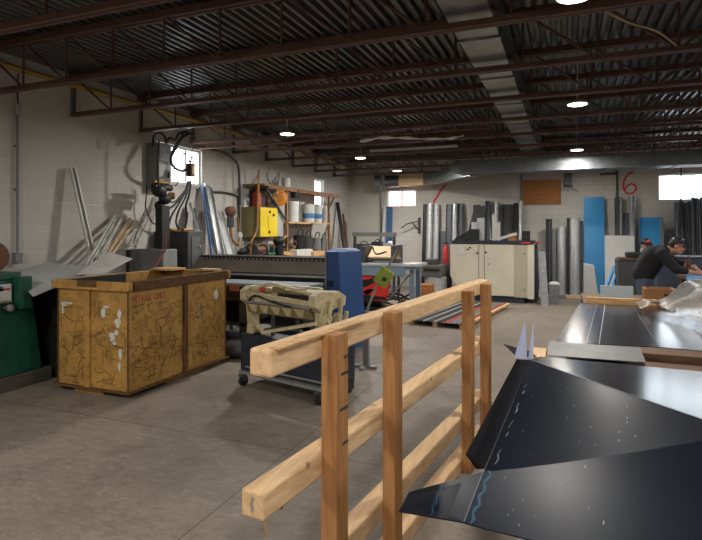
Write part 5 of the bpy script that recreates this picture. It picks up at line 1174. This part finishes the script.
# ================================================================== SECOND WORKTABLE (navy sheets, film)
t = thing('sheet_table', 'timber worktable carrying the flat navy sheets near the right edge', 'table', (1.1, 4.5, 0))
MB().bx(.16, 2.4, 3.5, 5.55, .8, .89).build('table_top', M_oldwood, t)
for x in (.25, 2.3):
    for y in (3.65, 5.35): MB().bx(x - .05, x + .05, y - .05, y + .05, 0, .8).build('leg', M_oldwood, t)
MB().bx(.25, 2.3, 3.63, 3.67, .6, .8).bx(.25, 2.3, 5.33, 5.37, .6, .8).build('apron', M_oldwood, t)
def navy(name, pts, z, lab, th=.004, edges=(), streaks=()):
    s = MB().plate([(x, y, z) for x, y in pts], th, 0, (0, 0, 1))
    for (a, c, w) in edges: s.ribbon([V((*a, z + th + .0002)), V((*c, z + th + .0002))], w, (0, 0, 1), .0012, 1)
    for st in streaks: s.ribbon([V((x, y, z + th + .0002)) for x, y in st], lambda u: .007 + .006 * math.sin(u * 20) ** 2, (0, 0, 1), .0006, 2)
    return tag(s.build(name, [M_sheet, M_edge, M_chalk]), lab, 'sheet')
def q2(px, py, z=.9): p = P(px, py, Z=z); return (p.x, p.y)
e1, e2 = q2(605, 304), q2(599, 343); f1, f2 = q2(632, 304), q2(659, 346); g1, g2 = q2(597, 304), q2(586, 343)
L1, L2 = q2(580, 302), q2(555, 342)
navy('navy_sheet', [L2, e2, e1, L1], .89, 'leftmost flat navy sheet on the worktable, with a blue sheen', edges=[(g1, g2, .0022), (e1, e2, .005)])
navy('navy_sheet', [(e2[0] + .003, e2[1]), f2, f1, (e1[0] + .003, e1[1])], .89, 'middle flat navy sheet on the worktable', edges=[(f1, f2, .003)])
navy('navy_sheet', [(f2[0] + .004, f2[1]), (2.3, 3.5), (2.3, 5.5), (f1[0] + .004, f1[1])], .89, 'right flat navy sheet on the worktable, under the clear plastic film')
# clear film heap
fm = MB(); nx, ny = 60, 60; rr = random.Random(21)
wv = [(rr.uniform(3, 16), rr.uniform(3, 16), rr.uniform(0, 6.28), rr.uniform(.008, .026)) for _ in range(12)]
def sstep(a, b, x): x = min(1, max(0, (x - a) / (b - a))); return x * x * (3 - 2 * x)
def fxy(u, v): return .5 + u * 1.3, 4.1 + v * 1.42
def edge(y): return .9 - .16 * (y - 4.3) + .03 * math.sin(7 * y)
def film_h(u, v):
    x, y = fxy(u, v)
    big = .205 * sstep(edge(y), edge(y) + .26, x) * sstep(4.1, 5.1, y) * (1 - .9 * sstep(5.33, 5.5, y)) * (.86 + .14 * math.sin(6 * x))
    big += .035 * sstep(5.15, 5.3, y) * (1 - sstep(5.42, 5.5, y)) * sstep(.56, .66, x)
    f = sum(a * abs(math.sin(kx * x + ky * y + ph)) for kx, ky, ph, a in wv)
    return big + f * (.3 + 1.7 * big)
def film_ok(u, v):
    x, y = fxy(u, v)
    return x > edge(y) or (y > 5.2 + .04 * math.sin(20 * x) and x > .57)
vs = [(*fxy(i / (nx - 1), j / (ny - 1)), .9 + film_h(i / (nx - 1), j / (ny - 1))) for i in range(nx) for j in range(ny)]
fs = [(i * ny + j, i * ny + j + 1, (i + 1) * ny + j + 1, (i + 1) * ny + j) for i in range(nx - 1) for j in range(ny - 1) if film_ok(i / (nx - 1), j / (ny - 1))]
fm.add(vs, fs); o = fm.build('plastic_film', M_film, smooth=True)
bm = bmesh.new(); bm.from_mesh(o.data); bmesh.ops.delete(bm, geom=[v for v in bm.verts if not v.link_faces], context='VERTS'); bm.to_mesh(o.data); bm.free()
md = o.modifiers.new('s', 'SUBSURF'); md.levels = 1; md.render_levels = 1
tag(o, 'crumpled clear plastic film heaped on the navy sheets at the right edge', 'plastic film')
# third low table behind: plank, panel, crate
t = thing('rear_worktable', 'low timber worktable behind the navy sheets with a pale plank edge', 'table', (1.2, 6.2, 0))
MB().bx(.16, 2.4, 5.75, 6.7, .82, .88).build('table_top', M_oldwood, t)
for x in (.2, 2.3):
    for y in (5.85, 6.6): MB().bx(x - .045, x + .045, y - .045, y + .045, 0, .82).build('leg', M_oldwood, t)
a, c = P(597, 300, Y=5.74), P(645, 300, Y=5.74)
tag(MB().bx(a.x - .1, c.x + .1, 5.76, 5.82, .88, .94).build('pine_plank', M_pineX, bevel=.004), 'pale pine plank lying behind the navy sheets', 'plank')
a, c = P(600.5, 285.5, Y=6.0), P(633.5, 285.5, Y=6.0)
tag(MB().hexa([(a.x, 6.0, .88), (c.x, 6.0, .88), (c.x, 6.02, .88), (a.x, 6.02, .88), (a.x, 6.02, a.z), (c.x, 6.02, a.z), (c.x, 6.04, a.z), (a.x, 6.04, a.z)]).build('sheet_offcut', mat('pale_blue_grey_sheet', (168, 182, 190), .4, .2, .06), bevel=.002), 'pale blue-grey sheet offcut standing on the rear worktable', 'offcut')
a, c = P(644.5, 288.5, Y=6.0), P(676, 289, Y=6.0)
t = thing('open_crate', 'brown open wooden crate on the rear worktable in front of the man', 'crate', ((a.x + c.x) / 2, 6.1, .88))
zt_ = a.z
MB().bx(a.x, c.x, 6.0, 6.02, .88, zt_).bx(a.x, a.x + .02, 6.02, 6.2, .88, zt_).bx(c.x - .02, c.x, 6.02, 6.2, .88, zt_).bx(a.x, c.x, 6.2, 6.22, .88, zt_).bx(a.x + .02, c.x - .02, 6.02, 6.2, .88, .89).build('crate_body', mat('brown_crate_wood', (148, 104, 66), .7, 0, .15, 6), t)
MB().bx(a.x + .17, a.x + .25, 5.996, 6.0, zt_ - .07, zt_ - .045).build('hand_hole', M_black, t)

# ================================================================== NEAR WORKBENCH + FLASHINGS
t = thing('timber_trestle', 'dark timber bench under the navy bent flashings in the foreground', 'bench', (.8, 2.2, 0))
for i in range(5): 
    y = 1.27 + i * .42; MB().bx(-.02, 2.2, y, y + .2, .79, .86).build('top_board', M_oldwood, t)
MB().bx(.0, 2.2, 3.1, 3.42, .8, .86).build('end_board', M_oldwood, t)
for x in (.12, 2.0):
    MB().bx(x, x + .09, 1.3, 3.4, .71, .8).build('bearer', M_oldwood, t)
    for y in (1.4, 3.2): MB().bx(x, x + .09, y, y + .09, 0, .71).build('leg', M_oldwood, t)
tag(MB().bx(P(533, 350, Z=.89).x, P(547, 350, Z=.89).x, 3.12, 3.36, .86, .905).build('wood_spacer', M_pine, bevel=.004), 'pale wood spacer block under the grey sheet by the bluish tabs', 'wood')
tag(MB().plate([(*q2(548, 356, .906), .906), (*q2(646, 363, .906), .906), (*q2(640, 348.5, .906), .906), (*q2(548, 341.5, .906), .906)], .004, 0, (0, 0, 1)).build('grey_sheet', mat('matt_grey_sheet', (96, 96, 95), .5, .2, .06)), 'flat grey sheet lying between the bent flashing and the flat navy sheets', 'sheet')
# flashing with ridge (two leaves), left hem flange and upturned tabs
def W(px, py, z): return P(px, py, Z=z)
def grid(s, f, nu, nv, th=.003, m=0):
    """sheet surface f(u, v) with thickness"""
    top = [V(f(i / nu, j / nv)) for i in range(nu + 1) for j in range(nv + 1)]; n = len(top); w = nv + 1
    bot = [p - V((0, 0, th)) for p in top]; fs = []
    for i in range(nu):
        for j in range(nv):
            a, b, c, d = i * w + j, i * w + j + 1, (i + 1) * w + j + 1, (i + 1) * w + j
            fs += [(a, b, c, d), (n + d, n + c, n + b, n + a)]
    rim = [i * w for i in range(nu + 1)] + [nu * w + j for j in range(1, nv + 1)] + [i * w + nv for i in range(nu - 1, -1, -1)] + [j for j in range(nv - 1, 0, -1)]
    for k in range(len(rim)): a, b = rim[k], rim[(k + 1) % len(rim)]; fs.append((a, b, n + b, n + a))
    s.add(top + bot, fs, m)
rr = random.Random(8); up = V((0, 0, 1))
rid0 = P(530, 360, Z=1.01); ridX = P(736, 431, Z=1.005); hem1 = P(485, 468, Z=.9)
farL = P(541, 356.5, Z=1.003); farR = P(706, 372, Z=.935); farR2 = V((1.5, 3.0, .9)); ridX2 = V((1.5, 1.75, .95))
tuck = (hem1 - rid0).normalized() * .05 + V((0, 0, -.004))
t = thing('ridge_flashing', 'large navy folded flashing with a ridge fold, middle of the foreground bench', 'flashing', (.3, 2.3, .9))
s = MB(); h2, x2 = hem1 + tuck, ridX + tuck
grid(s, lambda u, v: (h2.lerp(x2, u)).lerp(rid0.lerp(ridX, u), v), 10, 10)
nB = (ridX - hem1).cross(rid0 - hem1).normalized()
cr = [hem1.lerp(rid0, .03 + .94 * i / 30) + V((.024 + .0035 * math.sin(i * 2.1), 0, 0)) for i in range(31)]
for i in range(0, 30, 2): 
    if i % 6 != 4: s.ribbon([cr[i] + nB * .0012, cr[i + 1] + nB * .0012, cr[min(30, i + 2)] + nB * .0012][: 2 + (i % 4 == 0)], .0022 + .002 * (i % 3 == 0), nB, .0004, 1)
for k in range(18):
    u, v = rr.uniform(.04, .6), rr.uniform(.1, .85); p = h2.lerp(x2, u).lerp(rid0.lerp(ridX, u), v) + nB * .0006
    q_ = rr.uniform(.3, .8); s.ribbon([p, p + V((.003, .010, .0007)) * q_, p + V((.001, .02, .0014)) * q_], .0013, nB, .0004, 1)
s.build('near_leaf', [M_satin, M_edge], t)
s = MB(); grid(s, lambda u, v: (rid0.lerp(ridX, u)).lerp(farL.lerp(farR, u), v), 10, 8)
grid(s, lambda u, v: (ridX.lerp(ridX2, u)).lerp(farR.lerp(farR2, u), v), 4, 8)
n2 = (ridX - rid0).cross(farL - rid0).normalized()
s.ribbon([rid0 + up * .001, ridX + up * .001], .0028, up, .0006, 1)
s.build('far_leaf', [M_sheet, M_edge], t)
o1, o2, o3 = P(517, 359, Z=.9), P(466, 454, Z=.74), P(477, 469, Z=.76)
s = MB(); tri_ = [rid0, o1, o2, o3, hem1]
s.add(tri_ + [p - V((.002, 0, .002)) for p in tri_], [(0, 1, 2, 3, 4), (9, 8, 7, 6, 5)] + [(i, (i + 1) % 5, 5 + (i + 1) % 5, 5 + i) for i in range(5)])
s.build('hem_flange', [M_hem], t)
for (px, top, w) in ((519, (525, 320), 10), (530.5, (533.5, 320), 6)):
    a, c = P(px - 5 if w > 8 else px - 2, 358, Z=1.0), P(px + 8 if w > 8 else px + 3, 358.5, Z=1.0); tp = P(*top, Y=a.y + .03)
    MB().plate([a, c, tp], .002, 0, (0, 1, 0)).build('upturned_tab', M_film2, t, label='upturned pointed tab, its bluish tint standing for reflected sky')
MB().plate([P(503.5, 344.5, Z=.93), P(518, 358, Z=.94), P(536, 356.5, Z=.935), P(530, 351.5, Z=.93)], .003, 0, (0, 0, 1)).build('corner_tab', M_sheet, t)
# near flashing: lies over the ridge flashing, dished along its left fold
A0, A1 = P(463, 522, Z=.945), P(482, 472, Z=.978)
B1 = P(702, 437, Z=1.03); B0 = P(560, 541, Z=.945)
B1e = A1 + (B1 - A1) * 2.2; B0e = A0 + (B0 - A0) * 5
t = thing('edge_flashing', 'nearest navy flashing with a pointed side flange hanging over the bench edge', 'flashing', (.2, 1.5, .93))
s = MB()
def fA(u, v):
    p = A0.lerp(B0e, u).lerp(A1.lerp(B1e, u), v); x = u * 1.3
    p.z += -.013 + .013 * math.exp(-x / .16) + .013 * math.exp(-((x - 1.3) / .5) ** 2)
    return p
grid(s, fA, 40, 8)
on = lambda u, v: V(fA(u, v)) + up * .0008
s.ribbon([on(0.002, i / 8) for i in range(9)], .0022, up, .0005, 1)
st = [on(.016 + .004 * math.sin(i * 1.9), i / 12) for i in range(13)]
s.ribbon(st, lambda u: .003 + .006 * abs(math.sin(u * 17)), up, .0004, 2)
for k in range(14):
    u, v = rr.uniform(.03, .3), rr.uniform(.1, .9); s.ribbon([on(u, v), on(u + .001, v + .02), on(u, v + .035)], .0012, up, .0003, 2 if k % 2 else 1)
s.build('main_leaf', [M_satin, M_edge, M_chalk], t, smooth=True)
T0, T1 = P(399, 511, Z=.885), P(409, 492, Z=.885)
s = MB(); pl = [V(fA(0, 0)), V(fA(0, 1)), T1, T0]; s.add(pl + [p - V((0, 0, .003)) for p in pl], [(0, 1, 2, 3), (7, 6, 5, 4), (0, 4, 5, 1), (1, 5, 6, 2), (2, 6, 7, 3), (3, 7, 4, 0)])
nf = (A0 - A1).cross(T1 - A1).normalized(); nf = nf if nf.z > 0 else -nf
st = [(A0.lerp(T0, .48)).lerp(A1.lerp(T1, .5), i / 9) + V((.004 * math.sin(i * 2.3), 0, 0)) + nf * .0008 for i in range(10)]
s.ribbon(st, lambda u: .0015 + .003 * abs(math.sin(u * 15)), nf, .0004, 1)
s.build('side_flange', [M_satin, M_chalk], t)

# ================================================================== TIMBER RAIL RACK
t = thing('timber_rail', 'foreground timber rail rack of squared pine posts and rails', 'rack', (-.75, 2.9, 0))
def lx(y): return -.58 + .113 * (y - 3.6)
dx = V((.113, 1, 0)).normalized(); sx_ = V((dx.y, -dx.x, 0))
for zt_, y0, y1, nm in ((1.215, 1.5, 4.3, 'rail'), (.775, 1.46, 4.25, 'rail'), (.364, 1.5, 4.25, 'rail'), (.089, 1.55, 4.25, 'rail')):
    p, q = V((lx(y0) - .1, y0, zt_ - .045)), V((lx(y1) - .1, y1, zt_ - .045))
    o = MB().bar(p, q, .089, .09).build(nm, M_pine, t, bevel=.009)
    if zt_ > 1: 
        MB().bar(p + V((.04, .02, .046)), p + V((.04, .02, .046)) + dx * .62, .04, .006).build('torn_bark', M_pineX, o)
    if .7 < zt_ < .8:
        c = p - dx * .0008; zig = [c + sx_ * (.004 * math.sin(i * 1.1)) + V((0, 0, .025 - i * .005)) for i in range(10)]
        MB().ribbon(zig, .008, -dx, .0015).build('staple', M_steel, o)
        MB().bar(p + V((.04, .01, -.045)), p + V((.05, .0, -.085)), .006, .006).bar(p + V((.0, .22, -.045)), p + V((-.01, .2, -.11)), .012, .012).build('splinter', M_pineV, o)
for i, (y, zt_) in enumerate(((1.84, 1.215), (2.37, 1.225), (3.6, 1.2), (4.06, 1.205))):
    x = lx(y) - .0225
    c = MB(Matrix.Translation((x, y, 0)) @ Matrix.Rotation(math.atan(-.113), 4, 'Z'))
    c.bx(-.032, .032, -.044, .044, 0, zt_)
    if i == 0:
        for z_, y_ in ((1.12, .01), (1.06, -.01), (.93, -.02), (.8, .0)): c.bx(.0322, .0327, y_, .043, z_, z_ + .012, 1)
    c.build('post', [M_pineV, M_dgrey], t, bevel=.006)

# ================================================================== SKY, CAMERA, EXPOSURE
w = bpy.data.worlds.new('sky'); SC.world = w; w.use_nodes = True
bg = w.node_tree.nodes['Background']; bg.inputs[0].default_value = (.88, .93, 1, 1); bg.inputs[1].default_value = 9
cam = bpy.data.cameras.new('camera'); co = bpy.data.objects.new('camera', cam); COL.objects.link(co); SC.camera = co
cam.sensor_width = 36; cam.lens = FPX / 702 * 36; cam.clip_start = .05
pitch = 0; cam.shift_y = -40 / 702
co.location = (0, 0, CAMH); co.rotation_euler = (R(90) - pitch, 0, PSI)
vs_ = SC.view_settings; vs_.view_transform = 'Standard'; vs_.look = 'None'; vs_.gamma = 1; vs_.use_curve_mapping = False; vs_.exposure = 0
SC.cycles.max_bounces = 6; SC.cycles.diffuse_bounces = 3; SC.cycles.glossy_bounces = 4; SC.cycles.transparent_max_bounces = 12
SC.cycles.caustics_reflective = False; SC.cycles.caustics_refractive = False; SC.cycles.sample_clamp_indirect = 4
